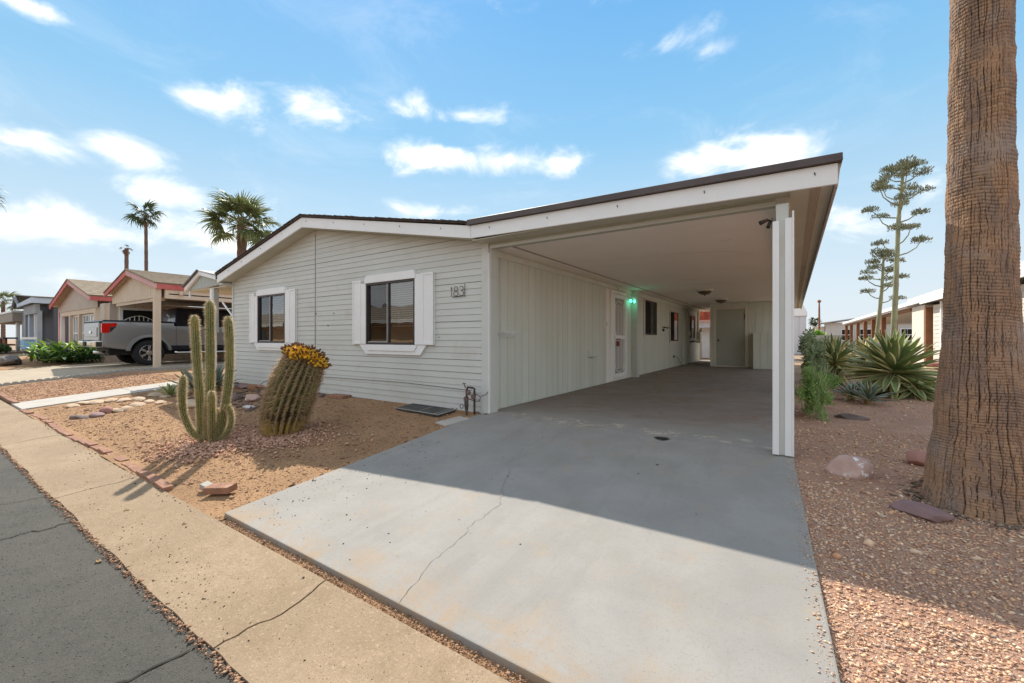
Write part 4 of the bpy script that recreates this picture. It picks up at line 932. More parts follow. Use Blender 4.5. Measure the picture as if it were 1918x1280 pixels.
side_p = [(.18, .62), (.20, 1.40), (1.98, 1.40), (1.98, 1.30), (4.50, 1.30), (4.55, 1.22), (5.60, 1.14), (5.78, .95), (5.80, .55), (5.5, .50)] 
side_p += arc(FW, .50, math.asin(.08/.5), PI-math.asin(.08/.5)) + [(FW-.53, low), (RW+.53, low)] + arc(RW, .50, math.asin(.08/.5), PI-math.asin(.08/.5)) + [(.75, .52), (.5, .55)]
b = MB(); b.prism(side_p, 'x', -2.02, .0); body = b.build('body', m_tgrey, tk, bevel=.035, seg=3, smooth=.6)
def tp_(name, mat, *bx, parent=tk, bevel=.01, seg=1):
    b = MB(); [b.box(*q) for q in bx]; return b.build(name, mat, parent, bevel=bevel, seg=seg)
tp_('bed_rail', m_tdark, (-2.01, -.01, .19, 2.0, 1.40, 1.435)); 
tp_('bed_top_sheet', m_black, (-1.9, -.12, .24, 1.95, 1.435, 1.45))  # black sheet added so the solid bed looks dark on top
# cab
cb = MB(); zt_, zl = 1.94, 1.29
cb.add([(-1.98, 1.99, zl), (-.04, 1.99, zl), (-.04, 4.62, zl), (-1.98, 4.62, zl), (-1.72, 2.14, zt_), (-.30, 2.14, zt_), (-.30, 3.75, zt_), (-1.72, 3.75, zt_)],
       [(0,3,2,1),(4,5,6,7),(0,1,5,4),(1,2,6,5),(2,3,7,6),(3,0,4,7)]); cab = cb.build('cab', m_tdark, tk, bevel=.06, seg=3, smooth=.6)
def sidepoly(name, pts, mat, off, parent=cab, inset=0):
    def P3(y, z): k = (z-zl)/(zt_-zl); return (-.04-.26*k+off, y, z)
    b = MB(); n = len(pts); b.add([P3(y, z) for y, z in pts]+[tuple(np.array(P3(y, z))-np.array((.02, 0, 0))) for y, z in pts], [tuple(range(n)), tuple(range(2*n-1, n-1, -1))]+[(i, i+n, (i+1) % n+n, (i+1) % n) for i in range(n)])
    return b.build(name, mat, parent)
sidepoly('side_window', [(2.32, 1.36), (3.10, 1.36), (3.10, 1.83), (2.44, 1.83)], m_tglass, .008)
sidepoly('side_window', [(3.22, 1.36), (4.22, 1.36), (3.75, 1.83), (3.22, 1.83)], m_tglass, .008)
sidepoly('rear_pillar', [(2.06, 1.33), (2.26, 1.33), (2.38, 1.86), (2.18, 1.86)], m_tdark, .01)
b = MB(); b.add([(-1.75, 2.035, 1.42), (-.30, 2.035, 1.42), (-.45, 2.115, 1.80), (-1.60, 2.115, 1.80)], [(0,1,2,3)]); b.build('rear_window', m_tglass, cab)
tp_('brake_light', m_tail, (-1.15, -.85, 2.10, 2.13, 1.90, 1.93), parent=cab); 
b = MB(); [b.box(-.05, .004, y, y+.008, .55, 1.38) for y in (2.02, 3.14, 4.30)]; b.build('door_gap', m_black, body)
for y in (2.95, 4.06): tp_('door_handle', m_chrome, (.0, .045, y-.26, y, 1.17, 1.205), parent=body)
# arches, lights, tailgate, bumper
for cy in (RW, FW):
    b = MB(); n = 22; ang = np.linspace(.12, PI-.12, n); vs = []
    for a in ang:
        for r_, x in ((.50, -.03), (.50, .035), (.585, .028), (.60, -.0)): vs.append((x, cy+r_*math.cos(a), .42+r_*math.sin(a)))
    b.add(vs, [(4*i+k, 4*i+(k+1) % 4, 4*(i+1)+(k+1) % 4, 4*(i+1)+k) for i in range(n-1) for k in range(4)]); b.build('wheel_arch', m_tgrey, body, smooth=.5)
b = MB(); b.add([(.004, .19, 1.34), (.004, .52, 1.36), (.004, .50, 1.24), (.004, .36, 1.23), (.004, .34, 1.05), (.004, .19, 1.04)]+[(.02, .19, 1.335), (.018, .50, 1.35), (.018, .48, 1.25), (.02, .35, 1.24), (.02, .33, 1.055), (.02, .19, 1.045)],
      [(6,7,8,9,10,11)]+[(i, (i+1) % 6, (i+1) % 6+6, i+6) for i in range(6)]); b.box(-.13, .018, .165, .20, 1.05, 1.335); b.build('tail_light', m_tail, body)
sidepoly2 = MB(); sidepoly2.add([(.006, .35, 1.05), (.006, .50, 1.235), (.006, .36, 1.225)], [(0,1,2)]); sidepoly2.build('tail_light_lens', m_black, body)
tp_('tail_light', m_tail, (-2.035, -1.89, .165, .21, 1.05, 1.335), parent=body)
tg = tp_('tailgate', m_tgrey, (-1.86, -.15, .135, .185, .78, 1.37), bevel=.02, seg=2)
tp_('tailgate_panel', m_tgrey, (-1.70, -.31, .12, .136, .92, 1.22), parent=tg, bevel=.012, seg=2); tp_('tailgate_top', m_black, (-1.86, -.15, .125, .19, 1.372, 1.40), parent=tg)
b = MB(); b.lathe([(.115, 0), (.12, .012), (.10, .02)], (0, 0, 0), 20, Matrix.Translation((-1.0, .12, 1.07)) @ Matrix.Rotation(PI/2, 4, 'X') @ Matrix.Diagonal((1, .45, 1, 1))); b.build('badge', m_chrome, tg)
bp_ = tp_('bumper', m_chrome, (-2.0, -.02, .02, .20, .60, .80), (-1.65, -.37, -.01, .04, .64, .78), bevel=.025, seg=3); tp_('bumper_step', m_black, (-1.5, -.5, -.0, .12, .80, .815), parent=bp_); tp_('number_plate', m_black, (-1.17, -.87, -.03, -.012, .63, .78), parent=bp_)
tp_('underbody', m_black, (-1.72, -.32, .4, 5.5, .34, .9)); tp_('sill', m_tdark, (-.07, .012, 1.86, 4.44, .50, .64), parent=body)
b = MB(); b.tube([(.09, 1.95, .42), (.12, 2.05, .40), (.12, 4.3, .40), (.09, 4.4, .42)], .04, 8); b.build('step_bar', m_chrome, tk, smooth=True)
b = MB(); b.tube([(-.5, .35, .45), (-.5, .08, .45)], .05, 12); b.build('exhaust_tip', m_chrome, tk, smooth=True)
tp_('mirror', m_tdark, (.02, .28, 4.0, 4.12, 1.36, 1.56)); tp_('headlight', m_white, (-.4, -.02, 5.72, 5.8, .88, 1.06)); 
def wheel(x, y, s_):
    T = Matrix.Translation((x, y, .41)) @ Matrix.Rotation(s_*PI/2, 4, 'Y')
    w = MB(); w.lathe([(.25, -.13), (.33, -.14), (.385, -.13), (.41, -.10), (.41, .10), (.385, .13), (.33, .14), (.25, .13), (.24, .0), (.25, -.13)], (0, 0, 0), 36, T, caps=False); w_ = w.build('wheel', m_tyre, tk, smooth=.7)
    r = MB(); r.lathe([(.255, .06), (.262, .12), (.245, .135), (.235, .10), (.225, .05)], (0, 0, 0), 32, T, caps=False); 
    for k in range(6):
        for d_ in (-.10, .10):
            a = k*PI/3+d_; A = T @ Matrix.Rotation(a, 4, 'Z'); r.box(.05, .245, -.016, .016, .075, .115, A)
    r.lathe([(.06, .12), (.075, .11), (.07, .06)], (0, 0, 0), 14, T); r.build('rim', m_alloy, w_)
    d = MB(); d.lathe([(.24, .02), (.24, .04), (.01, .045)], (0, 0, 0), 24, T); d.build('brake_disc', m_black, w_)
for y in (RW, FW): wheel(-.16, y, 1); wheel(-1.86, y, -1)

# ------------------------------------------------------------------ right side: neighbour's house, far house, fence, shed, pole
m_rwhite = M('warm_white_wall', (.66, .60, .52), (.70, .64, .56), .8, 1.5); m_rbrown = M('red_brown_post', (.20, .085, .035), (.25, .11, .05), .7, 6)
hR = thing('long_white_house', 'long low white house with red-brown carport posts behind the palm', 'house', (6, 25, 0))
part('wall', m_rwhite, (4.85, 9, 12, 24.2, -.05, 2.42), parent=hR, bevel=0); part('storage_wall', m_rwhite, (4.72, 8, 24.9, 27.2, -.05, 2.5), parent=hR, bevel=0)
for k in range(14): part('siding_board', m_rwhite, (4.825, 4.85, 12, 24.1, .05+k*.17, .205+k*.17), parent=hR, bevel=.003)
part('roof', M('pale_flat_roof', (.55, .55, .55), None, .8), (4.55, 10, 12, 27.2, 2.62, 2.9), parent=hR, bevel=.01)
part('carport_roof', MATS['pale_flat_roof'], (4.55, 10, 27.25, 58, 2.50, 2.74), parent=hR, bevel=.01)
part('fascia', m_white, (4.50, 4.548, 12, 24.6, 2.50, 2.82), parent=hR); part('fascia', m_white, (4.50, 4.548, 24.62, 58, 2.58, 2.76), parent=hR)
part('beam', m_rbrown, (4.66, 4.84, 27.3, 57.5, 2.36, 2.50), parent=hR)
for y in (24.4, 31.5, 35.0, 39, 43, 47.5, 52.5, 57): part('post', m_rbrown, (4.66, 4.88, y, y+.32, -.05, 2.36), parent=hR)
part('downpipe', m_white, (4.74, 4.84, 22.6, 22.75, 0, 2.5), parent=hR)
hF = thing('far_house', 'far pale grey house with white windows seen behind the agave stalks', 'house', (5, 60, 0))
part('wall', M('pale_grey_wall', (.58, .56, .54), None, .8), (3.3, 11, 62, 66, -.05, 2.9), parent=hF, bevel=0)
b = MB(); b.prism([(2.6, 2.75), (5.6, 3.2), (12, 2.9), (12, 3.0), (5.6, 3.32), (2.6, 2.85)], 'y', 61.3, 66); b.build('roof', M('grey_roof_edge', (.38, .38, .40), None, .8), hF)
part('entry', m_rwhite, (2.0, 3.25, 64, 66, -.05, 2.5), parent=hF, bevel=0)
for x in (4.75, 6.4, 7.6, 9.9):
    w = part('window', m_white, (x-.1, x+1.05, 61.9, 61.98, .75, 2.15), parent=hF); part('pane', m_dark, (x, x+.45, 61.85, 61.9, 1.5, 2.05), (x+.5, x+.95, 61.85, 61.9, 1.5, 2.05), (x, x+.45, 61.85, 61.9, .85, 1.4), (x+.5, x+.95, 61.85, 61.9, .85, 1.4), parent=w, bevel=0)
part('fence_return', m_rwhite, (2.2, 2.3, 61, 62, 0, 2.2), parent=hF)
hs_ = thing('white_outbuilding', 'small white outbuilding with pale gable roof just right of the corner post', 'shed', (.4, 34, 0))
part('wall', M('lilac_white_wall', (.60, .59, .62), None, .8), (-2.0, .74, 34, 37, -.05, 2.55), parent=hs_, bevel=0)
for k in range(7): part('panel', MATS['lilac_white_wall'], (-1.95+k*.385, -1.59+k*.385, 33.97, 34, 0, 2.5), parent=hs_, bevel=.004)
b = MB(); b.prism([(-2.1, 2.55), (.80, 2.55), (.80, 2.78), (.30, 3.9), (-1.6, 3.9), (-2.1, 2.8)], 'y', 33.9, 37.1); b.build('roof', m_white, hs_)
fn_ = thing('block_fence', 'grey concrete block fence between outbuilding and far house', 'fence', (1.2, 30, 0))
for r_ in range(6):
    for k in range(4):
        b = MB(); x0 = .62+k*.40+(.2 if r_ % 2 else 0)-.1; b.box(x0, x0+.385, 30, 30.18, -.05+r_*.215, .15+r_*.215); b.build('block', M('grey_block', (.30, .29, .27), (.36, .35, .33), .9, 8), fn_)
b = MB(); b.lathe([(.10, 0), (.08, 4.0), (.06, 4.6)], (2.2, 52, 0), 8); pt = thing('utility_pole', 'thin brown pole standing behind the block fence', 'pole', (2.2, 52, 0)); b.build('shaft', m_rbrown, pt)
b = MB(); b.lathe([(.05, 0), (.16, .08), (.16, .22), (.05, .32)], (2.2, 52, 4.6), 10); b.build('cap', m_rbrown, pt)
# across the street (behind the camera): seen in the windows
for xa, xb, lab in ((-36, -15, 'tan house across the street mirrored in the right front window'), (-66, -42, 'tan house across the street mirrored in the left front window'), (-9, 9, 'tan house straight across the street from the driveway')):
    hX = thing('house_across_street', lab, 'house', ((xa+xb)/2, -13, 0))
    part('wall', M('tan_stucco', (.62, .42, .22), (.54, .36, .19), .9, 1.5), (xa, xb, -19, -13.0, -.4, 2.3), parent=hX, bevel=0)
    b = MB(); b.prism([(-12.3, 2.3), (-12.3, 2.45), (-16, 3.9), (-19.6, 2.5), (-19.6, 2.3)], 'x', xa-.8, xb+.8); b.build('roof', m_tansh, hX)
    part('fascia', m_cream, (xa-.85, xb+.85, -12.28, -12.22, 2.22, 2.5), parent=hX)
    for k in (.15, .8): x = xa+(xb-xa)*k; part('window', m_tglass, (x-.9, x+.9, -13.0, -12.95, .8, 1.9), parent=hX, bevel=0)
bd = MB(); bd.add([(-90, -13, -.30), (40, -13, -.30), (40, -7.05, -.33), (-90, -7.05, -.33)], [(0,1,2,3)]); tag(bd.build('gravel_yard', m_soil), kind='structure')

n = 260; xs = np.linspace(-1500, 1000, n); hh = 25+75*fbm(xs*.006, xs*0, 77, 6)**1.3*1.6
mv = MB(); mv.add([(x, -900, -2) for x in xs]+[(x, -905, 1+h) for x, h in zip(xs, hh)]+[(x, -1100, -2) for x in xs], [(i, i+1, n+i+1, n+i) for i in range(n-1)]+[(n+i, n+i+1, 2*n+i+1, 2*n+i) for i in range(n-1)])
tag(mv.build('hills', M('desert_hills', (.20, .17, .16), (.30, .25, .22), .95, .01)), kind='structure')
# ------------------------------------------------------------------ plants
def leafmat(name, c1, c2, scale=6, tr=.35, rough=.5, spots=None, stretch=(1, 1, 1), fn=None):
    m = M(name, c1, c2, rough, scale, 5, stretch=stretch, spots=spots, sscale=scale*6, fn=fn)
    q = m.node_tree; b = [n for n in q.nodes if n.type == 'BSDF_PRINCIPLED'][0]; o = [n for n in q.nodes if n.type == 'OUTPUT_MATERIAL'][0]
    t_ = q.nodes.new('ShaderNodeBsdfTranslucent'); mx = q.nodes.new('ShaderNodeMixShader'); mx.inputs[0].default_value = tr
    src = b.inputs['Base Color'].links[0].from_socket; q.links.new(src, t_.inputs[0])
    q.links.new(b.outputs[0], mx.inputs[1]); q.links.new(t_.outputs[0], mx.inputs[2]); q.links.new(mx.outputs[0], o.inputs[0]); return m
# ---- big palm trunk by the right edge
def bark(q, pos, c):
    n = q.noise(q.vmul(pos, (1, 1, .35)), 9, 7, .7, .4)
    c = q.mix(q.mapr(n, .38, .62), c, (.38, .225, .13))
    c = q.mix(q.mapr(q.noise(q.vmul(pos, (1, 1, 4)), 14, 5, .7), .52, .68, 0, .6), c, (.12, .075, .058))
    return q.mix(q.mapr(q.noise(pos, 2.3, 4, .6), .52, .68, 0, .5), c, (.33, .28, .25))
m_bark = M('palm_bark', (.25, .165, .12), None, .95, fn=bark, bump=.7, bscale=130, bdist=.004)
pc = np.array([1.032, 4.03])
palm = thing('palm_tree', 'huge cracked palm trunk rising beside the driveway at the right edge', 'palm tree', (1.032, 4.03, -.04))
zz = np.concatenate([np.linspace(-.12, 3.75, 900), np.linspace(3.8, 9.0, 60)]); nth = 420; th = np.linspace(0, 2*PI, nth, endpoint=False)
TH, ZZ = np.meshgrid(th, zz); 
Rb = np.interp(ZZ, [-.18, -.04, .10, .286, .463, .817, 1.17, 1.52, 1.877, 3.29, 9.0], [.33, .300, .275, .2515, .232, .197, .1735, .164, .156, .1445, .13])
U = TH/(2*PI)
warp = (fbm(U*9, ZZ*1.6, 21, 3)-.45)
ringc = np.interp(ZZ, [-.2, .9, 1.4, 9], [-10, 50, 74, 74+7.6*42])+warp*1.3+(fbm(U*3, ZZ*0.6, 31, 2)-.4)*3           # leaf scar rings
rf_ = ringc-np.floor(ringc); rid = np.floor(ringc)
ring = np.minimum(rf_, 1-rf_)*2                                # 0 in the groove
rmask = np.clip(fbm(U*9, ZZ*5, 91, 3)*2.4-.55, .12, 1)
step = 1-(1-np.clip(ring*2.6, 0, 1))*rmask
amp_r = .0012+.0035*vnoise(rid*.73, U*9, 5)
shift = vnoise(rid*7.7, rid*0+.5, 9)
cellx = U*64+shift*.8+warp*1.2; cf = cellx-np.floor(cellx); cell = np.minimum(cf, 1-cf)*2
present = vnoise(np.floor(cellx)*3.3+.5, rid*.30, 12) > .44
crack1 = np.where(present, np.clip(cell*5, 0, 1), 1)
lw = U*30+(fbm(U*30, ZZ*4, 41, 3)-.45)*1.0; lf = lw-np.floor(lw); lc = np.minimum(lf, 1-lf)*2          # long vertical splits
lpres = vnoise(np.floor(lw)+.5, ZZ*4.5+np.floor(lw)*3.1, 13)
crack2 = np.where(lpres > .42, np.clip(lc*7, 0, 1), 1)
band = np.clip(1-np.abs(ZZ-.42)/.13, 0, 1)+np.clip(1-np.abs(ZZ-.02)/.17, 0, 1)
fur = np.abs(vnoise(U*44+warp*3, ZZ*6, 17)-.5)*2
D_ = -(1-step)*amp_r*2.2-(1-crack1)*.006-(1-crack2)*.015-band*(1-fur)*.014+(fbm(U*18, ZZ*10, 55, 4)-.45)*.012+(vnoise(rid*.37, U*0, 3)-.5)*.006+(fbm(U*4, ZZ*1.3, 61, 3)-.45)*.02
D_ += (vnoise(U*160, ZZ*90, 71)-.5)*.004
Rr = Rb+D_
V = np.stack([pc[0]+Rr*np.cos(TH), pc[1]+Rr*np.sin(TH), ZZ], -1).reshape(-1, 3)
nr = len(zz); ii = np.arange(nr*nth).reshape(nr, nth)
Fc = np.stack([ii[:-1], np.roll(ii, -1, 1)[:-1], np.roll(ii, -1, 1)[1:], ii[1:]], -1).reshape(-1, 4)
V = V-np.array([1.032, 4.03, -.04]); tro = npmesh('trunk', V, Fc, m_bark, palm, smooth=False)
cav = np.clip((1-step)*.55+(1-crack1)*1.0+(1-crack2)*1.3, 0, 1).reshape(-1)   # near-black colour put into the cracks and ring grooves
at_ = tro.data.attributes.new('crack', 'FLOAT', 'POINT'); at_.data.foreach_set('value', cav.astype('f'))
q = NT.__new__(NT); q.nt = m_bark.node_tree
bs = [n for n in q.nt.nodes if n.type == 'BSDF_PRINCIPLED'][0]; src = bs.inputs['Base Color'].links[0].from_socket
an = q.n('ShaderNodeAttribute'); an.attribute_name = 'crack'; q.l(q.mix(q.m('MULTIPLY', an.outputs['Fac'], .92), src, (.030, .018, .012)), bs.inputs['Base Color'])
# fan palm fronds
def frond_mesh(name, Lp=.9, R=.85, nseg=26, spread=125, droop=.5, w=.055, mats=None, seed=0, curl=0):
    rs = random.Random(seed); b = MB(); b.cur = 1
    b.tube([(0, 0, 0), (Lp*.5, 0, .04), (Lp, 0, 0)], [.03, .02, .012], 4); b.cur = 0
    for i in range(nseg):
        a = math.radians(-spread+2*spread*i/(nseg-1)+rs.uniform(-2, 2)); L = R*(1-.28*abs(a)/math.radians(spread))*rs.uniform(.85, 1.08)
        d = Vector((math.cos(a), math.sin(a), 0)); n = Vector((-d.y, d.x, 0)); dr = droop*rs.uniform(.5, 1.5); f_ = .5
        pts = []
        for k, (t_, ww) in enumerate(((.04, .25), (.35, 1), (.6, .85), (.82, .45), (1, .05))):
            p = Vector((Lp, 0, 0))+d*(L*t_*(1-.25*dr*t_*t_)); p.z += -dr*L*t_**2.6*.6+curl*L*t_*.3
            pts += [p-n*w*ww*.5+Vector((0, 0, -.012*ww)), p+Vector((0, 0, .012*ww)), p+n*w*ww*.5+Vector((0, 0, -.012*ww))]
        b.add(pts, [(3*k+j, 3*k+j+1, 3*k+j+4, 3*k+j+3) for k in range(4) for j in range(2)])
    o = b.build(name, mats, None); me = o.data; bpy.data.objects.remove(o); return me
m_pl = leafmat('fan_palm_leaf', (.12, .15, .05), (.19, .21, .085), 3, .35); m_pld = leafmat('fan_palm_leaf_dark', (.035, .055, .018), (.07, .085, .03), 3, .25)
m_pt = M('palm_petiole', (.22, .20, .10), (.16, .12, .06), .6, 4); m_dead = leafmat('dead_frond', (.24, .11, .05), (.15, .07, .035), 4, .2)
def crown(parent, c, meshes, n, e0, e1, scale, name='frond', seed=0, pet=None):
    rs = random.Random(seed); base = Vector(c)-Vector(parent['_o'])
    for i in range(n):
        az_ = i*2.39996+rs.uniform(-.25, .25); e_ = e0+(e1-e0)*((i+.5)/n)**.9+rs.uniform(-.12, .12); s_ = scale*rs.uniform(.85, 1.12)
        T = Matrix.Translation(base) @ Matrix.Rotation(az_, 4, 'Z') @ Matrix.Rotation(-e_, 4, 'Y') @ Matrix.Rotation(rs.uniform(-.5, .5), 4, 'X') @ Matrix.Scale(s_, 4)
        inst(name, meshes[i % len(meshes)], parent, T)
fm = [frond_mesh('fan_leaf', .95, .95, 28, 120, d_, .065, [m_pl, m_pt], s_) for s_, d_ in ((1, .35), (2, .6), (3, .9))]
fmd = [frond_mesh('fan_leaf_dark', .7, 1.0, 20, 125, d_, .09, [m_pld, m_pt], s_) for s_, d_ in ((4, .7), (5, 1.0))]
fdead = [frond_mesh('dead_leaf', .5, .7, 12, 60, 1.2, .07, [m_dead, m_dead], 6)]
crown(palm, (1.032, 4.03, 9.0), fm, 24, 1.3, -.5, 1.0, seed=1)
def P_at(u, d): r = ray(u, 634); return (r[0]*d, r[1]*d)
def zv(v, d): return H-(v-HY)/F*d
def palm_tree(u, vtop, d, r0, r1, meshes, n, e0, e1, sc, label, lean=(0, 0), seed=0, skirt=0, sdn=0):
    x, y = P_at(u, d); z = zv(vtop, d); t_ = thing('palm_tree', label, 'palm tree', (x, y, 0))
    b = MB(); n_ = 40; pth = [(x+lean[0]*(1-k/n_)**1.4, y+lean[1]*(1-k/n_), -.05+(z+.05)*k/n_) for k in range(n_+1)]
    b.tube(pth, [(r0+(r1-r0)*k/n_)*(1+.05*((k*7) % 3-1)) for k in range(n_+1)], 12); b.build('trunk', M('far_palm_bark', (.20, .12, .085), (.13, .08, .06), .95, 5, bump=.8, bscale=20, bdist=.02, stretch=(1, 1, 2)), t_, smooth=.6)
    if meshes: crown(t_, (x, y, z), meshes, n, e0, e1, sc, seed=seed)
    if skirt: crown(t_, (x, y, z-.15*sc), fdead, skirt, -.9, -1.5, sc*.55, 'dead_frond', seed+9)
    return t_
palm_tree(453, 425, 27, .30, .26, fm, 30, 1.45, -.55, 1.36, 'full green fan palm behind the left roof slope of the house', seed=3, skirt=10)
palm_tree(273, 403, 40, .17, .13, fmd, 13, 1.1, -.9, 1.12, 'tall slender palm with a small dark crown behind the red-trimmed roofs', lean=(-.6, .2), seed=5, skirt=5)
palm_tree(237, 466, 38, .16, .15, fdead, 9, .9, -1.4, .62, 'dead palm stump with a ragged brown top left of the tall slender palm', seed=7)
palm_tree(-62, 375, 30, .3, .25, fmd, 22, 1.2, -.9, 1.45, 'dark palm fronds reaching in at the left edge of the view', seed=8)
palm_tree(6, 566, 75, .3, .25, fm, 16, 1.2, -.6, 1.5, 'low distant palm above the far left carport', seed=9)
palm_tree(1527, 603, 110, .3, .25, fmd, 16, 1.2, -.8, 1.2, 'tiny distant palm left of the brown pole', seed=10)

# ---- columnar cactus
cb_ = G(390, 830); dC = -cb_.x*sa+cb_.y*ca
cact = thing('columnar_cactus', 'tall multi-armed ribbed columnar cactus in the planter', 'cactus', tuple(cb_))
def cactfn(q, pos, c):
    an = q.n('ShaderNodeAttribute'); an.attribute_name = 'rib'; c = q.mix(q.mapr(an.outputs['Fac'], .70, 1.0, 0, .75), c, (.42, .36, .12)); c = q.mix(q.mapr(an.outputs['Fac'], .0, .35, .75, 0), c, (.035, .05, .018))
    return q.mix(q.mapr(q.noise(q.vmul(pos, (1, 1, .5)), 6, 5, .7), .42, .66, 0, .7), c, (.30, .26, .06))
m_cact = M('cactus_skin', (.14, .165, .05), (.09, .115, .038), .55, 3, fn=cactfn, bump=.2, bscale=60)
m_spine = leafmat('pale_spines', (.80, .68, .46), (.66, .50, .30), 30, .5)
def smooth_path(pts, n):
    out = []; m = len(pts)
    for i in range(m-1):
        p0, p1, p2, p3 = pts[max(i-1, 0)], pts[i], pts[i+1], pts[min(i+2, m-1)]
        for k in range(n):
            t_ = k/n; out.append(.5*((2*p1)+(p2-p0)*t_+(2*p0-5*p1+4*p2-p3)*t_*t_+(3*p1-p0-3*p2+p3)*t_**3))
    return out+[pts[-1]]
def arm(pxs, r, dd, ribs=13, seed=0):
    r *= .76; rs = random.Random(seed); pts = [AT(u, v, dC+dd*k/(len(pxs)-1)+.0) for k, (u, v) in enumerate(pxs)]
    path = smooth_path(pts, 10); m = len(path)
    L = [0]
    for i in range(1, m): L.append(L[-1]+(path[i]-path[i-1]).length)
    tot = L[-1]; rad = [r*(1+.04*math.sin(l*11+seed))*(min(1, math.sqrt(max(0, (tot-l))/(r*2.2)+.02)))*(.8+.2*min(1, l/.15)) for l in L]
    path.append(path[-1]+(path[-1]-path[-2]).normalized()*.006); rad.append(r*.15)
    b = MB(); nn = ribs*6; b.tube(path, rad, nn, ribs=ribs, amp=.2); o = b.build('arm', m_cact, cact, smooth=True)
    s = MB(); up = None; pos_ = 0
    for i in range(1, len(path)-1):
        d = (path[i+1]-path[i-1]).normalized()
        # same frame as tube()
    fr_ = []; up = None
    for i, p in enumerate(path):
        d = (path[min(i+1, len(path)-1)]-path[max(i-1, 0)]).normalized()
        if up is None: up = Vector((0, 0, 1)).cross(d) if abs(d.z) < .9 else Vector((1, 0, 0))
        a = (up-d*up.dot(d)).normalized(); up = a; fr_.append((p, a, d.cross(a), d, rad[i]))
    step_ = .017; l = .01
    while l < tot:
        i = next(k for k in range(len(L)) if L[k] >= l); i = max(1, i); k = (l-L[i-1])/max(1e-6, L[i]-L[i-1]); A, B = fr_[i-1], fr_[i]
        p = A[0].lerp(B[0], k); rr = A[4]*(1-k)+B[4]*k
        for q_ in range(ribs):
            th_ = 2*PI*q_/ribs; o_ = (B[1]*math.cos(th_)+B[2]*math.sin(th_)); base = p+o_*rr*1.2
            for _ in range(6):
                dr = (o_+Vector((rs.gauss(0, .55), rs.gauss(0, .55), rs.gauss(0, .5)))).normalized()*rs.uniform(.016, .036)*(1.3 if l > tot-.2 else 1)
                sd = dr.cross(Vector((rs.random(), rs.random(), rs.random()))).normalized()*.0014
                s.add([base-sd, base+sd, base+dr], [(0, 1, 2)])
        l += step_
    so = s.build('spines', m_spine, o); so['kind'] = 'stuff'
arm([(381, 822), (362, 812), (347, 785), (341, 752), (343, 703)], .038, -.12, seed=1)
arm([(377, 826), (376, 790), (374, 735), (368, 665), (364, 590)], .044, .05, seed=2)
arm([(388, 822), (391, 780), (394, 700), (394, 630), (393, 562)], .047, .10, seed=3)
arm([(398, 834), (397, 810), (397, 780), (396, 732)], .038, -.16, seed=4)
arm([(403, 826), (406, 800), (406, 765)], .034, .02, seed=5)
arm([(408, 824), (416, 795), (425, 740), (430, 690), (430, 640), (427, 592)], .045, .12, seed=6)
arm([(410, 824), (422, 815), (432, 795), (432, 774), (426, 762), (421, 768)], .030, -.06, seed=7)
arm([(386, 825), (386, 800), (388, 752)], .030, .0, seed=8)
# ---- leaning barrel cactus
bb_ = G(524, 812); dB = -bb_.x*sa+bb_.y*ca
bar = thing('barrel_cactus', 'leaning thick barrel cactus crowned with yellow flowers and fruit', 'cactus', tuple(bb_))
ax = [AT(u, v, dB+k) for u, v, k in ((528, 818, .02), (530, 795, .0), (537, 765, -.02), (548, 730, -.03), (562, 696, -.02), (575, 668, .0))]
axp = smooth_path(ax, 9); m = len(axp); rad = []
for i in range(m):
    k = i/(m-1); rad.append(np.interp(k, [0, .12, .3, .5, .7, .85, .95, 1], [.185, .215, .238, .248, .242, .225, .20, .15]))
def barfn(q, pos, c):
    g = q.n('ShaderNodeNewGeometry'); P = q.n('ShaderNodeSeparateXYZ'); q.l(g.outputs['Position'], P.inputs[0])
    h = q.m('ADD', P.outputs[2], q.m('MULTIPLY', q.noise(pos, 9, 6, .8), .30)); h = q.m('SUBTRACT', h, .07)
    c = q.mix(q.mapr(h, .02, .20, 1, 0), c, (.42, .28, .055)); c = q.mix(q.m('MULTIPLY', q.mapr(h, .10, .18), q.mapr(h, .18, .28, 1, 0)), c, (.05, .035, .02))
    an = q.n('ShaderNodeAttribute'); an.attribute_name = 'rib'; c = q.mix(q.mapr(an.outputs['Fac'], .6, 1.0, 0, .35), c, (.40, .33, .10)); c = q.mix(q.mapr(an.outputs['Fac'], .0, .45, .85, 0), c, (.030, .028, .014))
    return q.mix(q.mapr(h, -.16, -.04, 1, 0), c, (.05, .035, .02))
m_bar = M('barrel_skin', (.19, .17, .065), (.11, .095, .045), .6, 4, fn=barfn, bump=.3, bscale=40)
NR = 22; b = MB(); b.tube(axp, rad, NR*8, ribs=NR, amp=.11); body_ = b.build('stem', m_bar, bar, smooth=True)
rs = random.Random(5); s = MB(); up = None; fr_ = []
for i, p in enumerate(axp):
    d = (axp[min(i+1, m-1)]-axp[max(i-1, 0)]).normalized()
    if up is None: up = Vector((0, 0, 1)).cross(d) if abs(d.z) < .9 else Vector((1, 0, 0))
    a = (up-d*up.dot(d)).normalized(); up = a; fr_.append((p, a, d.cross(a), d, rad[i]))
L = [0]
for i in range(1, m): L.append(L[-1]+(axp[i]-axp[i-1]).length)
l = .05; sp2 = MB()
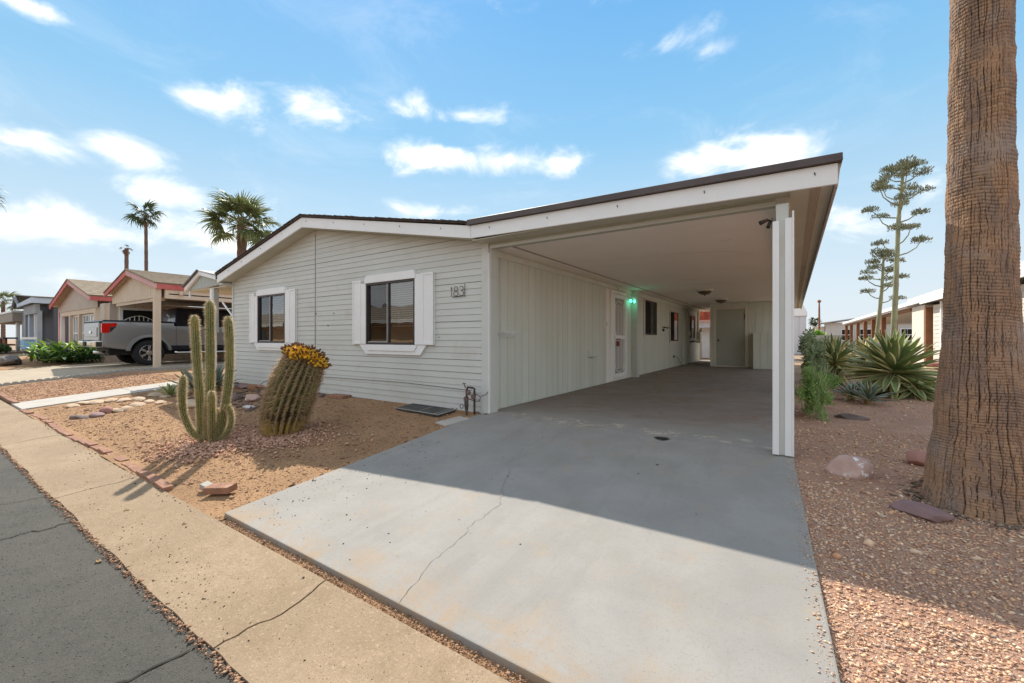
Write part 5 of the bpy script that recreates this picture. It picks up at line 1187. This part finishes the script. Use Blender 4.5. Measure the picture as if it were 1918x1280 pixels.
while l < L[-1]-.01:
    i = max(1, next(k for k in range(m) if L[k] >= l)); k = (l-L[i-1])/(L[i]-L[i-1]); A, B = fr_[i-1], fr_[i]; p = A[0].lerp(B[0], k); rr = A[4]*(1-k)+B[4]*k
    for q_ in range(NR):
        th_ = 2*PI*q_/NR; o_ = (B[1]*math.cos(th_)+B[2]*math.sin(th_)); base = p+o_*rr*1.11
        for j in range(9):
            c_ = j < 3
            dr = (o_*(.9 if c_ else .5)+B[3]*rs.gauss(0, .7)+B[1].cross(o_)*0+o_.cross(B[3])*rs.gauss(0, .75)).normalized()*rs.uniform(.042, .072)*(1.2 if c_ else .8)
            mid = base+dr*.6+Vector((0, 0, -.004)); e_ = base+dr+B[3]*-.010
            sd = dr.cross(Vector((rs.random(), rs.random(), rs.random()))).normalized()*(.0036 if c_ else .0020)
            (sp2 if c_ else s).add([base-sd, base+sd, mid+sd*.7, mid-sd*.7, e_], [(0, 1, 2, 3), (3, 2, 4)])
    l += .030
so = s.build('spines', leafmat('barrel_spines', (.62, .48, .30), (.44, .30, .18), 30, .4), body_); so['kind'] = 'stuff'
so = sp2.build('spines', leafmat('barrel_spines_red', (.50, .28, .16), (.58, .44, .28), 25, .4), body_); so['kind'] = 'stuff'
top, A_, B_, Dn, _ = fr_[-1]
m_flow = M('yellow_flower', (.80, .50, .03), (.70, .36, .02), .5, 40); m_fruit = M('dark_fruit_tip', (.10, .03, .02), (.16, .07, .02), .7, 40)
fl = None
b = MB(); b.lathe([(.008, 0), (.016, .02), (.019, .045), (.014, .06)], (0, 0, 0), 7)
for k in range(9): 
    a = 2*PI*k/9; b.add([(.012*math.cos(a-.3), .012*math.sin(a-.3), .055), (.012*math.cos(a+.3), .012*math.sin(a+.3), .055), (.030*math.cos(a), .030*math.sin(a), .080)], [(0, 1, 2)])
fo = b.build('flower', m_flow, None); fmesh = fo.data; bpy.data.objects.remove(fo)
b = MB(); b.lathe([(.008, 0), (.014, .025), (.015, .055), (.009, .072)], (0, 0, 0), 7); b.cur = 1; b.lathe([(.008, .070), (.013, .088), (.005, .105)], (0, 0, 0), 6)
fo = b.build('fruit', [m_flow, m_fruit], None); frmesh = fo.data; bpy.data.objects.remove(fo)
b = MB(); b.lathe([(.010, 0), (.016, .02), (.013, .04), (.005, .05)], (0, 0, 0), 6); fo = b.build('fruit', m_fruit, None); drmesh = fo.data; bpy.data.objects.remove(fo)
for i in range(190):
    a = i*2.39996; k = math.sqrt((i+.5)/190); rr = .03+.20*k; h = .045*(1-k*k)*1.0-.06*k**3
    o_ = A_*math.cos(a)+B_*math.sin(a); p = top+o_*rr+Dn*(h+.0)
    dr = (Dn*(1.15-.85*k)+o_*k*1.1+Vector((rs.gauss(0, .15), rs.gauss(0, .15), rs.gauss(0, .15)))).normalized()
    T = Matrix.Translation(p-Vector(bar['_o'])) @ dr.to_track_quat('Z', 'Y').to_matrix().to_4x4() @ Matrix.Scale(rs.uniform(.8, 1.2), 4)
    z = rs.random(); inst('flower' if z < .16 else 'fruit', fmesh if z < .16 else (frmesh if z < .70 or k < .75 else drmesh), bar, T)

# ---- agaves
def agave_leaf(name, L, w, mats, bend=.15, fold=.35, tip=True, seed=0, twist=0):
    b = MB(); n = 9; vs = []
    for i in range(n+1):
        t_ = i/n; ww = w*np.interp(t_, [0, .15, .45, .7, .9, 1], [.75, .7, 1, .82, .38, .02]); x = L*t_; z = -bend*L*t_*t_
        for j in (-1, -.62, 0, .62, 1): vs.append((x, j*ww*.5, z+abs(j)*ww*fold*.5*(1-.3*t_)))
        for j in (.6, -.6): vs.append((x, j*ww*.5, z-ww*.10*(1-t_)))
    for i in range(n):
        for j in range(4):
            b.cur = 1 if j in (0, 3) else 0; a = 7*i+j; 
            b.f.append((a, a+7, a+8, a+1)); b.mi.append(b.cur)
        for a, c in ((4, 5), (5, 6), (6, 0)): b.f.append((7*i+a, 7*i+7+a, 7*i+7+c, 7*i+c)); b.mi.append(0 if a != 4 else 1)
    b.v = vs; o = b.build(name, mats, None, smooth=True); me = o.data; bpy.data.objects.remove(o); return me
def agfn(q, pos, c): return q.mix(q.mapr(q.noise(pos, 12, 6, .7), .5, .7, 0, .5), c, (.30, .26, .10))
m_agg = leafmat('agave_green', (.20, .30, .12), (.30, .36, .14), 4, .18, .45, fn=agfn); m_agy = leafmat('agave_cream_margin', (.74, .66, .30), (.80, .73, .42), 6, .3, .5)
m_agd = leafmat('agave_dry', (.36, .27, .11), (.28, .18, .07), 6, .3, .6); m_agb = leafmat('agave_blue', (.14, .20, .17), (.20, .25, .20), 4, .15, .5); m_agp = leafmat('agave_pale_margin', (.42, .45, .34), (.52, .50, .38), 6, .25, .5)
AGL = [agave_leaf('variegated_leaf', 1.0, .165, [m_agg, m_agy], bd_, .4, seed=i) for i, bd_ in enumerate((-.03, .06, .16))]
AGD = [agave_leaf('dry_leaf', 1.0, .14, [m_agd, m_agy], bd_, .5) for bd_ in (.1, .3)]
AGB = [agave_leaf('blue_leaf', 1.0, .13, [m_agb, m_agp], bd_, .5) for bd_ in (-.05, .08)]
AGG = [agave_leaf('yellow_green_leaf', 1.0, .14, [m_agy, m_agg], bd_, .5) for bd_ in (.0, .12)]
def agave(u, v, d, zc, L, n, e0, e1, meshes, dry, label, seed=0, w=1.0, cone=None, name='agave_plant', cat='agave'):
    x, y = P_at(u, d); z0 = zg(y); t_ = thing(name, label, cat, (x, y, z0)); rs = random.Random(seed)
    b = MB(); b.tube([(x, y, z0-.02), (x, y, z0+zc)], [.09*L+.02, .07*L+.02], 10); b.build('stem', m_agd, t_)
    for i in range(n):
        k = (i+.5)/n; e_ = e0+(e1-e0)*k+rs.uniform(-.1, .1); az_ = i*2.39996+rs.uniform(-.2, .2)
        me = dry[i % len(dry)] if (dry and k > .82 and rs.random() < .7) else meshes[rs.randrange(len(meshes))]
        s_ = L*rs.uniform(.85, 1.1)*(1-.25*(1-k)**3)
        T = Matrix.Translation((0, 0, zc*(1-.35*k))) @ Matrix.Rotation(az_, 4, 'Z') @ Matrix.Rotation(-e_, 4, 'Y') @ Matrix.Rotation(rs.uniform(-.4, .4), 4, 'X') @ Matrix.Diagonal((s_, s_*w, s_, 1))
        inst('leaf', me, t_, T)
    return t_
agave(1674, 0, 7.6, .52, .88, 140, 1.45, -1.15, AGL, AGD, 'big variegated agave with cream-edged leaves at the foot of the taller flower stalk', 1)
agave(1563, 0, 9.6, .60, .70, 95, 1.45, -1.1, AGL+AGG, AGD, 'yellowish variegated agave left of the biggest one', 2)
agave(1622, 0, 11.8, .60, .75, 60, 1.3, -.9, AGG, AGD, 'yellow agave behind and between the two big variegated ones', 3)
agave(1626, 0, 6.7, .08, .36, 36, 1.4, .05, AGB+AGL[:1], None, 'small blue-green agave pup on the soil in front of the biggest agave', 4, 1.1)
agave(1596, 0, 7.1, .08, .36, 30, 1.2, .0, AGB, AGD, 'small dark agave pup to the left of the blue-green one', 5, 1.2)
agave(1540, 0, 8.9, .08, .42, 26, 1.0, .0, AGB, None, 'low shadowed agave pup between the feathery shrub and the big agaves', 6, 1.2)
agave(1712, 0, 7.3, .22, .62, 44, .6, -.6, AGL, AGD, 'dry-leaved agave half hidden behind the palm trunk', 7)
agave(368, 0, 8.6, .12, .62, 34, 1.45, .15, AGB, None, 'grey-green agave behind the columnar cactus near the house corner', 8, 1.0)
agave(405, 0, 8.9, .12, .60, 30, 1.4, .1, AGB, AGD, 'second grey-green agave behind the columnar cactus, closer to the wall', 9, .8)
agave(319, 0, 8.35, .06, .30, 22, 1.3, .1, AGL, None, 'little spiky agave among the stones left of the cactus', 10, 1.2)
# flower stalks
m_stalk = M('agave_stalk', (.36, .36, .20), (.26, .24, .14), .7, 4, bump=.4, bscale=25, bdist=.01, stretch=(1, 1, .4)); m_clus = leafmat('seed_pods', (.20, .22, .12), (.32, .31, .19), 20, .15, .7)
def cluster_mesh(seed):
    rs = random.Random(seed); b = MB()
    for i in range(110):
        a = rs.uniform(0, 2*PI); r_ = math.sqrt(rs.random())*.24; x, y = r_*math.cos(a), r_*math.sin(a)*.9; z = rs.uniform(-.11, .05)+.09*(1-r_/.24)
        d = Vector((x*.9, y*.9, .22+rs.uniform(-.05, .08))).normalized(); L_ = rs.uniform(.07, .12); n_ = d.orthogonal().normalized(); m_ = d.cross(n_); p = Vector((x, y, z)); q_ = p+d*L_*.5; e_ = p+d*L_; w_ = .013
        b.add([p, q_+n_*w_, q_+m_*w_, q_-n_*w_, q_-m_*w_, e_], [(0,1,2),(0,2,3),(0,3,4),(0,4,1),(5,2,1),(5,3,2),(5,4,3),(5,1,4)])
    for i in range(9):
        a = 2*PI*i/9; b.tube([(-.02, 0, -.07), (.09*math.cos(a), .09*math.sin(a), -.02), (.18*math.cos(a), .18*math.sin(a), .0)], [.008, .006, .004], 4)
    o = b.build('cluster', m_clus, None); me = o.data; bpy.data.objects.remove(o); return me
CL = [cluster_mesh(i) for i in range(4)]
def stalk(pts_px, d, r0, r1, z_, nb, klo, Lb, label, seed):
    rs = random.Random(seed); path = [AT(u, v, d) for u, v in pts_px]; path = smooth_path(path, 8); path[0].z = 0; o = path[0].copy()
    t_ = thing('agave_flower_stalk', label, 'flower stalk', tuple(o)); m = len(path)
    b = MB(); b.tube(path, [(r0+(r1-r0)*i/(m-1))*(1+.06*math.sin(i*2.1)) for i in range(m)], 10); b.build('stem', m_stalk, t_, smooth=.7)
    for i in range(nb):
        k = klo+(1-klo)*(i/(nb-1))**.9; j = int(k*(m-1)); p = path[j]; a = i*2.5+rs.uniform(-.3, .3); L_ = Lb*(1-.62*((k-klo)/(1-klo))**2.2)*rs.uniform(.8, 1.12)*(.75+.25*min(1, (k-klo)*6))
        o_ = Vector((math.cos(a), math.sin(a), 0)); e_ = p+o_*L_+Vector((0, 0, L_*rs.uniform(.35, .85))); b = MB()
        b.tube([p, p+o_*L_*.45+Vector((0, 0, L_*.12)), p+o_*L_*.8+Vector((0, 0, L_*.36)), e_], [.020, .016, .012, .008], 6); b.build('branch', m_stalk, t_)
        for c_ in range(3 if L_ > .45 else 2):
            q_ = e_+o_*rs.uniform(-.25, .12)*L_+Vector((rs.uniform(-.14, .14), rs.uniform(-.14, .14), rs.uniform(-.03, .05))) if c_ else e_
            inst('flower_cluster', CL[rs.randrange(4)], t_, Matrix.Translation(q_-o) @ Matrix.Rotation(rs.uniform(0, 6), 4, 'Z') @ Matrix.Scale(rs.uniform(.58, .82)*(1 if c_ == 0 else .7), 4))
    inst('flower_cluster', CL[0], t_, Matrix.Translation(path[-1]-o) @ Matrix.Scale(1.0, 4))
stalk([(1673, 700), (1673, 640), (1677, 560), (1680, 480), (1684, 400), (1689, 350), (1692, 316)], 10.8, .074, .028, 0, 23, .50, .56, 'taller thick agave stalk carrying grey flower clusters', 1)
stalk([(1633, 690), (1641, 640), (1650, 560), (1653, 520), (1655, 478)], 12.6, .066, .026, 0, 15, .48, .46, 'shorter thinner agave stalk leaning left of the taller one', 2)
# feathery shrub beside the post
def foliage(name, c, ext, n, size, mat, parent, seed=0, up=.3, shape=None):
    r_ = np.random.default_rng(seed); cl_ = r_.normal(0, .45, (max(6, n//90), 3))*np.array(ext); k = r_.integers(0, len(cl_), n)
    p = cl_[k]+r_.normal(0, .17, (n, 3))*np.array(ext)+np.array(c); p = p[p[:, 2] > .01]; n = len(p)
    d = r_.normal(0, 1, (n, 3)); d[:, 2] += up; d /= np.linalg.norm(d, axis=1)[:, None]; s_ = np.cross(d, r_.normal(0, 1, (n, 3))); s_ /= np.linalg.norm(s_, axis=1)[:, None]
    L_ = size*r_.uniform(.6, 1.3, n)[:, None]; w = size*.22
    V = np.stack([p, p+d*L_*.5+s_*w, p+d*L_, p+d*L_*.5-s_*w], 1).reshape(-1, 3)-np.array(parent['_o'])
    Fc = np.arange(n*4).reshape(-1, 4); o = npmesh(name, V, Fc, mat, parent); return o
m_fe = leafmat('feathery_green', (.20, .34, .08), (.34, .46, .16), 5, .4); m_fe2 = leafmat('grey_green_leaf', (.24, .31, .16), (.36, .42, .24), 5, .4)
fb = thing('feathery_shrub', 'airy bright green feathery shrub growing beside the corner post', 'shrub', (.22, 7.2, 0))
foliage('foliage', (.24, 7.0, .36), (.13, .5, .30), 5600, .05, m_fe, fb, 1, 1.2)
b = MB(); rs = random.Random(3)
for i in range(12): x, y = .22+rs.uniform(-.1, .12), 6.9+rs.uniform(-.4, .5); b.tube([(x, y, 0), (x+rs.uniform(-.1, .1), y+rs.uniform(-.1, .1), .3), (x+rs.uniform(-.2, .25), y+rs.uniform(-.2, .2), .7)], .005, 4)
b.build('stem', m_fe2, fb)['kind'] = 'stuff'
fb2 = thing('leafy_shrub', 'taller grey-green shrub behind the feathery one, against the carport edge', 'shrub', (.35, 10, 0))
foliage('foliage', (.30, 9.8, .66), (.14, .6, .42), 5200, .07, m_fe2, fb2, 2, .8); foliage('undergrowth', (.40, 9.2, .28), (.20, .5, .16), 2000, .06, m_fe, fb2, 4, .8)
b = MB()
for i in range(8): x, y = .4+rs.uniform(-.1, .12), 9.8+rs.uniform(-.3, .3); b.tube([(x, y, 0), (x+rs.uniform(-.2, .2), y, .5), (x+rs.uniform(-.3, .3), y, 1.1)], .008, 4)
b.build('stem', m_fe2, fb2)['kind'] = 'stuff'
fb3 = thing('round_bush', 'bright green distant bush above the block fence', 'bush', (1.2, 42, 0)); foliage('foliage', (2.0, 48, 1.2), (.9, .9, .55), 3000, .22, leafmat('lime_green', (.16, .34, .03), (.24, .42, .06), 2, .4), fb3, 5)
# glossy leafy bush beyond the neighbour's drive
lb = thing('leafy_bush', 'low glossy bright green leafy bush beside the neighbour\'s driveway', 'bush', (-26.2, 4.2, -.05))
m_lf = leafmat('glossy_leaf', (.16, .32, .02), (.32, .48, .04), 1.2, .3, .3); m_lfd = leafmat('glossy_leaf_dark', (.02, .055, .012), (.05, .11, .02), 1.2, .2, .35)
def big_leaf(mat):
    b = MB(); vs = []; n = 5
    for i in range(n+1):
        t_ = i/n; w = .16*math.sin(PI*min(.98, t_*.92+.06))**.8; x = .85*t_; z = .28*t_-.38*t_*t_
        vs += [(x, -w*.5, z+w*.12), (x, 0, z), (x, w*.5, z+w*.12)]
    b.add(vs, [(3*i+j, 3*i+j+3, 3*i+j+4, 3*i+j+1) for i in range(n) for j in (0, 1)]); o = b.build('leaf', mat, None, smooth=True); me = o.data; bpy.data.objects.remove(o); return me
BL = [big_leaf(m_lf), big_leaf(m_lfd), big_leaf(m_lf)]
rs = random.Random(9)
for i in range(290):
    x = rs.uniform(-28.2, -24.7); y = rs.uniform(3.1, 5.4)+(-24.7-x)*.1; k = math.sin(PI*min(1, max(0, (x+28.4)/3.9)))**.4; h = rs.uniform(.1, .78)*k
    T = Matrix.Translation(Vector((x, y, h))-Vector(lb['_o'])) @ Matrix.Rotation(rs.uniform(0, 2*PI), 4, 'Z') @ Matrix.Rotation(rs.uniform(-.9, .1), 4, 'Y') @ Matrix.Scale(rs.uniform(.5, .9), 4)
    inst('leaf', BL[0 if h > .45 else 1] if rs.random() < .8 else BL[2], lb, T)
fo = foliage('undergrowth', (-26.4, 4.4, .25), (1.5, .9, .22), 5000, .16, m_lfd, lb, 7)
lb2 = thing('leafy_bush', 'dark low bush by the far left driveway near the red cart', 'bush', (-46, 5, 0)); foliage('foliage', (-48.5, 4.4, .3), (2.5, .5, .25), 3000, .2, m_lfd, lb2, 8)
# driftwood piece and wire, flowers by the wall
dwd = MB(); p0 = Vector((-8.45, 4.33, -.03))
dwd.tube([p0, p0+Vector((.0, -.02, .10)), p0+Vector((-.05, 0, .20)), p0+Vector((-.02, 0, .28)), p0+Vector((.03, 0, .36))], [.055, .045, .05, .035, .015], 9)
dwd.tube([p0+Vector((-.05, 0, .2)), p0+Vector((-.12, 0, .28)), p0+Vector((-.10, .01, .33))], [.03, .02, .008], 7)
tag(dwd.build('driftwood', M('grey_driftwood', (.17, .13, .11), (.09, .07, .06), .95, 14, bump=1, bscale=50, bdist=.01), smooth=.8), 'upright grey driftwood stump against the front wall behind the barrel cactus', 'driftwood')
wv = MB(); wv.tube([(-9.6, 4.4, -.02), (-9.3, 4.42, .12), (-8.95, 4.45, .23), (-8.8, 4.45, .28), (-8.9, 4.45, .40), (-8.98, 4.45, .46), (-8.85, 4.45, .49), (-8.7, 4.45, .44), (-8.4, 4.45, .47)], .006, 5)
wv.tube([(-8.9, 4.45, .25), (-8.7, 4.44, .20), (-8.5, 4.4, .18)], .006, 5); tag(wv.build('cable', m_iron), 'curly black cable sticking up by the driftwood', 'cable')
# ------------------------------------------------------------------ rocks, stones, gravel and litter
m_prock = M('pinkish_granite', (.44, .28, .23), (.54, .38, .32), .8, 7, 8, bump=.5, bscale=40, bdist=.006, spots=(.78, .74, .72), sscale=13, sthr=(.58, .66))
m_purp = M('purple_slate', (.22, .135, .13), (.27, .17, .165), .85, 6, 8, bump=.4, bscale=50, bdist=.004); m_rr = M('red_sandstone', (.34, .15, .12), (.40, .20, .16), .85, 6, 8, bump=.4, bscale=40, bdist=.004)
m_gst = M('tan_flat_stone', (.46, .33, .22), (.54, .41, .29), .9, 7, 8, bump=.5, bscale=50, bdist=.005); m_dst = M('dark_stone', (.14, .10, .09), (.20, .15, .13), .9, 8, bump=.5, bscale=40, bdist=.005)
m_pst = M('pale_stone', (.60, .57, .55), (.52, .49, .47), .9, 7, bump=.3, bscale=50)
def gz(u, v, dz=0): p = G(u, v); return (p.x, p.y, p.z+dz)
rock('boulder', gz(1590, 888, .035), (.175, .14, .115), m_prock, 'rounded pink and white boulder on the gravel between post and palm', 'boulder', seed=11, sub=4, rz=.3)
rock('rock', (.90, 4.82, .03), (.14, .10, .075), m_rr, 'red rock peeking out behind the left side of the palm base', seed=12, sub=4)
rock('rock', gz(1722, 962, .015), (.175, .095, .05), m_purp, 'flat purple rock lying against the foot of the palm', seed=13, sub=4, rz=-.55, rough=.1)
rock('rock', gz(1595, 785, .02), (.19, .10, .05), m_dst, 'low grey rock on the soil in front of the small agaves', seed=14, rz=-.2)
rock('rock', (4.35, 20.5, .1), (.45, .4, .16), m_rr, 'reddish rock beside the long white house wall', seed=15)
rock('rock', gz(472, 752, .05), (.17, .12, .085), m_prock, 'smooth rounded grey-pink stone in front of the wall behind the barrel cactus', seed=16, rz=.2)
rock('rock', gz(468, 763, .005), (.20, .08, .02), m_pst, 'thin white flat stone on the soil left of the barrel cactus', seed=17, rough=.1)
rock('rock', gz(440, 750, .05), (.16, .13, .09), m_dst, 'dark rough stone left of the smooth rounded one', seed=18)
rock('rock', gz(455, 728, .04), (.22, .12, .06), m_purp, 'flat purplish stone leaning at the wall, left of the small brown one', seed=19)
rock('rock', gz(475, 733, .06), (.13, .10, .08), M('rusty_stone', (.25, .12, .06), None, .9), 'small rusty brown stone by the driftwood', seed=20)
rock('rock', gz(487, 727, .03), (.18, .08, .04), m_rr, 'reddish flat stone touching the wall beside the driftwood', seed=21)
rock('rock', gz(358, 762, .05), (.30, .20, .09), m_gst, 'large tan slab behind the columnar cactus', seed=22, rough=.1)
rock('rock', gz(440, 722, .03), (.17, .1, .05), m_dst, 'dark flat stone at the foot of the house corner', seed=23)
# stones bordering the small gravel patch
st = [(137,762,.17,'tan'),(158,757,.22,'tan'),(183,754,.26,'tan'),(208,752,.2,'tan'),(235,751,.26,'tan'),(262,749,.22,'tan'),(290,741,.24,'tan'),(312,744,.2,'tan'),
      (150,783,.20,'dark'),(182,779,.17,'purple'),(199,774,.11,'round'),(216,771,.17,'tan'),(236,767,.18,'tan'),(258,760,.2,'tan'),(280,754,.16,'tan'),(300,756,.16,'tan'),(330,735,.16,'tan')]
ORD = ['first', 'second', 'third', 'fourth', 'fifth', 'sixth', 'seventh', 'eighth', 'ninth']+['last']*8
for i, (u, v, s_, kd) in enumerate(st):
    mt = {'tan': m_gst, 'dark': m_dst, 'purple': m_purp, 'round': m_rr}[kd]
    o = rock('border_stone', gz(u, v, .012), (s_, s_*(.55 if kd != 'round' else .9), .045 if kd != 'round' else .10), mt, {'tan': 'flat tan stone in the %s border of the pebble patch, %s from the street end' % (('far', ORD[i]) if i < 8 or i == 16 else ('near', ORD[i-8])), 'dark': 'dark stone at the street end of the pebble patch border',
        'purple': 'flat purple stone in the near border of the pebble patch', 'round': 'round brown-red stone standing in the pebble patch border'}[kd], 'stone', 'stones bordering the pebble patch', seed=40+i, rough=.15, rz=random.uniform(-.3, .3)-.1)
def sz(p, dz=0.0): p = p.copy(); p[:, 2] += soil_dz(p[:, 0], p[:, 1])+dz; return p
def U_(n, a, b): return rng.uniform(a, b, n)
def size_d(n, a, b): return a*(b/a)**(rng.random(n)**1.8)
# right gravel bed: crushed pink stone, dense near, thinning with distance
ndrv = lambda p: p[:, 0] > np.interp(p[:, 1], [1.385, 4.49, 12], [.165, .01, .02])
far_palm = lambda p: np.hypot(p[:, 0]-1.032, p[:, 1]-4.03) > .27
A = scatter(.02, 2.6, 1.34, 2.5, 9000, test=ndrv); B_ = scatter(.0, 3.2, 2.5, 3.9, 4600, test=lambda p: ndrv(p) & far_palm(p)); C_ = scatter(.0, 3.2, 3.9, 6.2, 900, test=lambda p: ndrv(p) & far_palm(p)); D2 = scatter(.0, 5, 6.2, 12, 120, test=ndrv)
p = np.concatenate([A, B_, C_, D2]); chips('gravel', sz(p), np.concatenate([size_d(len(A), .007, .020), size_d(len(B_), .008, .022), size_d(len(C_), .008, .03), size_d(len(D2), .012, .04)]), m_chip_pink, sink=.25)
p = scatter(.02, 2.6, 1.36, 4.2, 26, test=lambda p: ndrv(p) & far_palm(p)); chips('gravel', sz(p), size_d(len(p), .025, .06), m_chip_pink, sink=.3)
# planter: fine debris, pebbles under the cacti, the little pebble patch
inpl = lambda p: (p[:, 0] < -3.55) & (p[:, 1] > 1.46) & (p[:, 1] < 4.55)
p = scatter(-11.5, -3.55, 1.46, 4.5, 1900, test=inpl); chips('gravel', sz(p, .005), size_d(len(p), .004, .016), m_chip_tan, sink=.25)
p = scatter(-11.5, -3.55, 1.46, 4.5, 100, test=inpl); chips('gravel', sz(p, .005), size_d(len(p), .015, .045), m_chip_tan, sink=.3)
def blob(cx, cy, rx, ry, n): 
    p = np.stack([cx+rng.normal(0, rx, n), cy+rng.normal(0, ry, n), np.zeros(n)], 1); p = p[(p[:, 0] < -3.6) & (p[:, 1] > 1.5) & (p[:, 1] < 4.5)]; p[:, 2] = zgv(p[:, 1])+.008; return p
p = np.concatenate([blob(cb_.x+.10, cb_.y+.15, .33, .34, 1500), blob(cb_.x+.2, cb_.y-.25, .35, .2, 500), blob(bb_.x+.15, bb_.y-.1, .36, .26, 1500), blob(-5.0, 2.75, .4, .2, 500)])
chips('pebbles', sz(p, .004), size_d(len(p), .018, .045), m_chip_peb, sink=.15, flat=.7, asp=1.3)
a0, a1 = G(137, 775), G(262, 755)
p = scatter(-11.0, -8.0, 1.75, 2.8, 500, vis=False); p = p[(np.abs((p[:, 1]-a0.y)-(p[:, 0]-a0.x)*(a1.y-a0.y)/(a1.x-a0.x)) < .22) & (p[:, 0] > a0.x-.6) & (p[:, 0] < a1.x+.4)]; chips('pebbles', sz(p, .01), size_d(len(p), .02, .06), m_chip_peb, sink=.15)
p = scatter(-17.5, -13.1, 1.46, 4.5, 420); chips('gravel', sz(p, .0), size_d(len(p), .014, .04), m_chip_peb, sink=.2)
p = scatter(-9.6, -7.0, 3.1, 4.5, 160); chips('gravel', sz(p, .004), size_d(len(p), .03, .09), M('dark_gravel', (.16, .12, .11), None, .9, island=[(.14,.10,.09),(.22,.16,.14),(.10,.08,.07),(.26,.2,.18)]), sink=.2)
# grit along the street edge, on the pavement and on the drive
n = 5200; x = -U_(n, -1.5, 14); p = np.stack([x, .772+rng.normal(0, .012, n), np.full(n, -.3165)], 1); p = p[inview(p)]; chips('grit', p, size_d(len(p), .005, .022), m_chip_tan, sink=.05)
n = 2600; x = U_(n, -3.6, .3); p = np.stack([x, 1.352+rng.normal(0, .014, n), np.zeros(n)], 1); p[:, 2] = zgv(p[:, 1])-.004; chips('grit', p, size_d(len(p), .004, .014), m_chip_tan, sink=.05)
def spots_(n, cx, cy, sx, sy, a, b, top): p = np.stack([cx+rng.normal(0, sx, n), cy+rng.normal(0, sy, n), np.zeros(n)], 1); p[:, 2] = zgv(p[:, 1])+top; return p, size_d(n, a, b)
L1 = [spots_(90, -3.3, .93, .5, .07, .004, .014, .004), spots_(60, -4.6, .95, .8, .1, .004, .012, .004), spots_(70, -2.6, .90, .25, .08, .003, .010, .004), spots_(220, -7.0, 1.33, 2.4, .06, .005, .02, .004), spots_(120, -9, 1.1, 3, .13, .004, .012, .004), spots_(25, -1.2, .93, .5, .1, .004, .01, .004), spots_(60, -4.2, 1.38, .4, .05, .005, .018, .004)]
chips('grit', np.concatenate([a for a, _ in L1]), np.concatenate([b for _, b in L1]), M('dark_grit', (.06, .04, .025), None, .9, island=[(.05,.03,.02),(.12,.07,.045),(.20,.12,.07),(.03,.02,.015)]), sink=.02)
p = scatter(-3.45, -.1, 1.42, 4.4, 34); w_ = rng.random(len(p)) < np.clip(1.1-(p[:, 0]+3.45)*.55, .08, 1); p = p[w_]; p[:, 2] += .022; chips('grit', p, size_d(len(p), .004, .012), MATS['dark_grit'], sink=.02)
n = 260; p = np.stack([-3.45+np.abs(rng.normal(0, .35, n)), U_(n, 1.45, 3.4), np.zeros(n)], 1); p[:, 2] = zgv(p[:, 1])+.022; chips('grit', p, size_d(n, .004, .011), MATS['dark_grit'], sink=.02)
p = scatter(1.6, 5.5, 1.4, 5.5, 600, test=lambda q_: ~inview(q_), vis=False); chips('gravel', sz(p), size_d(len(p), .01, .03), m_chip_pink, sink=.25)
n = 900; y_ = U_(n, 1.4, 4.4); p = np.stack([np.interp(y_, [1.385, 4.49], [.165, .0])+rng.normal(-.01, .03, n), y_, np.zeros(n)], 1); p[:, 2] = zgv(p[:, 1])+np.where(p[:, 0] < np.interp(y_, [1.385, 4.49], [.165, .0]), .022, .004); chips('gravel', p, size_d(n, .004, .013), m_chip_pink, sink=.05)
p = scatter(-7, -.3, -.6, .76, 3200); p[:, 2] = -.3222; chips('grit', p, size_d(len(p), .002, .006), M('asphalt_aggregate', (.1, .1, .1), None, .9, island=[(.20,.185,.155),(.05,.045,.04),(.14,.13,.11),(.28,.26,.22),(.08,.07,.06),(.03,.028,.025)]), sink=.1)
p = scatter(-8, -.3, .80, 1.32, 1300); p[:, 2] += .004; chips('grit', p, size_d(len(p), .0015, .0045), M('sidewalk_specks', (.2, .15, .1), None, .9, island=[(.20,.14,.08),(.09,.06,.04),(.44,.34,.23),(.14,.09,.06)]), sink=.1)
n = 520; a_ = U_(n, 0, 2*PI); r_ = .30+np.abs(rng.normal(0, .05, n)); p = np.stack([1.032+r_*np.cos(a_), 4.03+r_*np.sin(a_), np.zeros(n)], 1); p[:, 2] = zgv(p[:, 1])+.004; chips('bark_litter', sz(p), size_d(n, .008, .035), M('bark_flakes', (.2, .14, .1), None, .95, island=[(.22,.14,.09),(.34,.24,.16),(.12,.08,.06),(.42,.34,.26)]), sink=.1, flat=.3, asp=2.6)
# a few dry leaves
m_leaf = leafmat('dry_leaf_litter', (.42, .28, .12), (.25, .12, .05), 30, .2)
for i, (u, v, s_, lab) in enumerate(((237, 957, .022, 'dark curled dry leaf lying on the sidewalk'), (185, 1053, .022, 'pale dry leaf lying on the asphalt near the kerb'), (588, 905, .022, 'small brown stone chip at the planter edge of the driveway'), (345, 983, .016, 'little dark leaf bit on the sidewalk beside the grit'))):
    p = G(u, v); b = MB(); n = 9; b.add([(p.x+s_*math.cos(2*PI*k/n)*(1 if k % 2 else .6)*1.3, p.y+s_*.7*math.sin(2*PI*k/n), p.z+.008+.006*math.sin(k*2.)+(.02 if i == 2 else 0)) for k in range(n)]+[(p.x, p.y, p.z+.004+(.02 if i == 2 else 0))], [(k, (k+1) % n, n) for k in range(n)])
    tag(b.build('dry_leaf', m_leaf), lab, 'leaf')
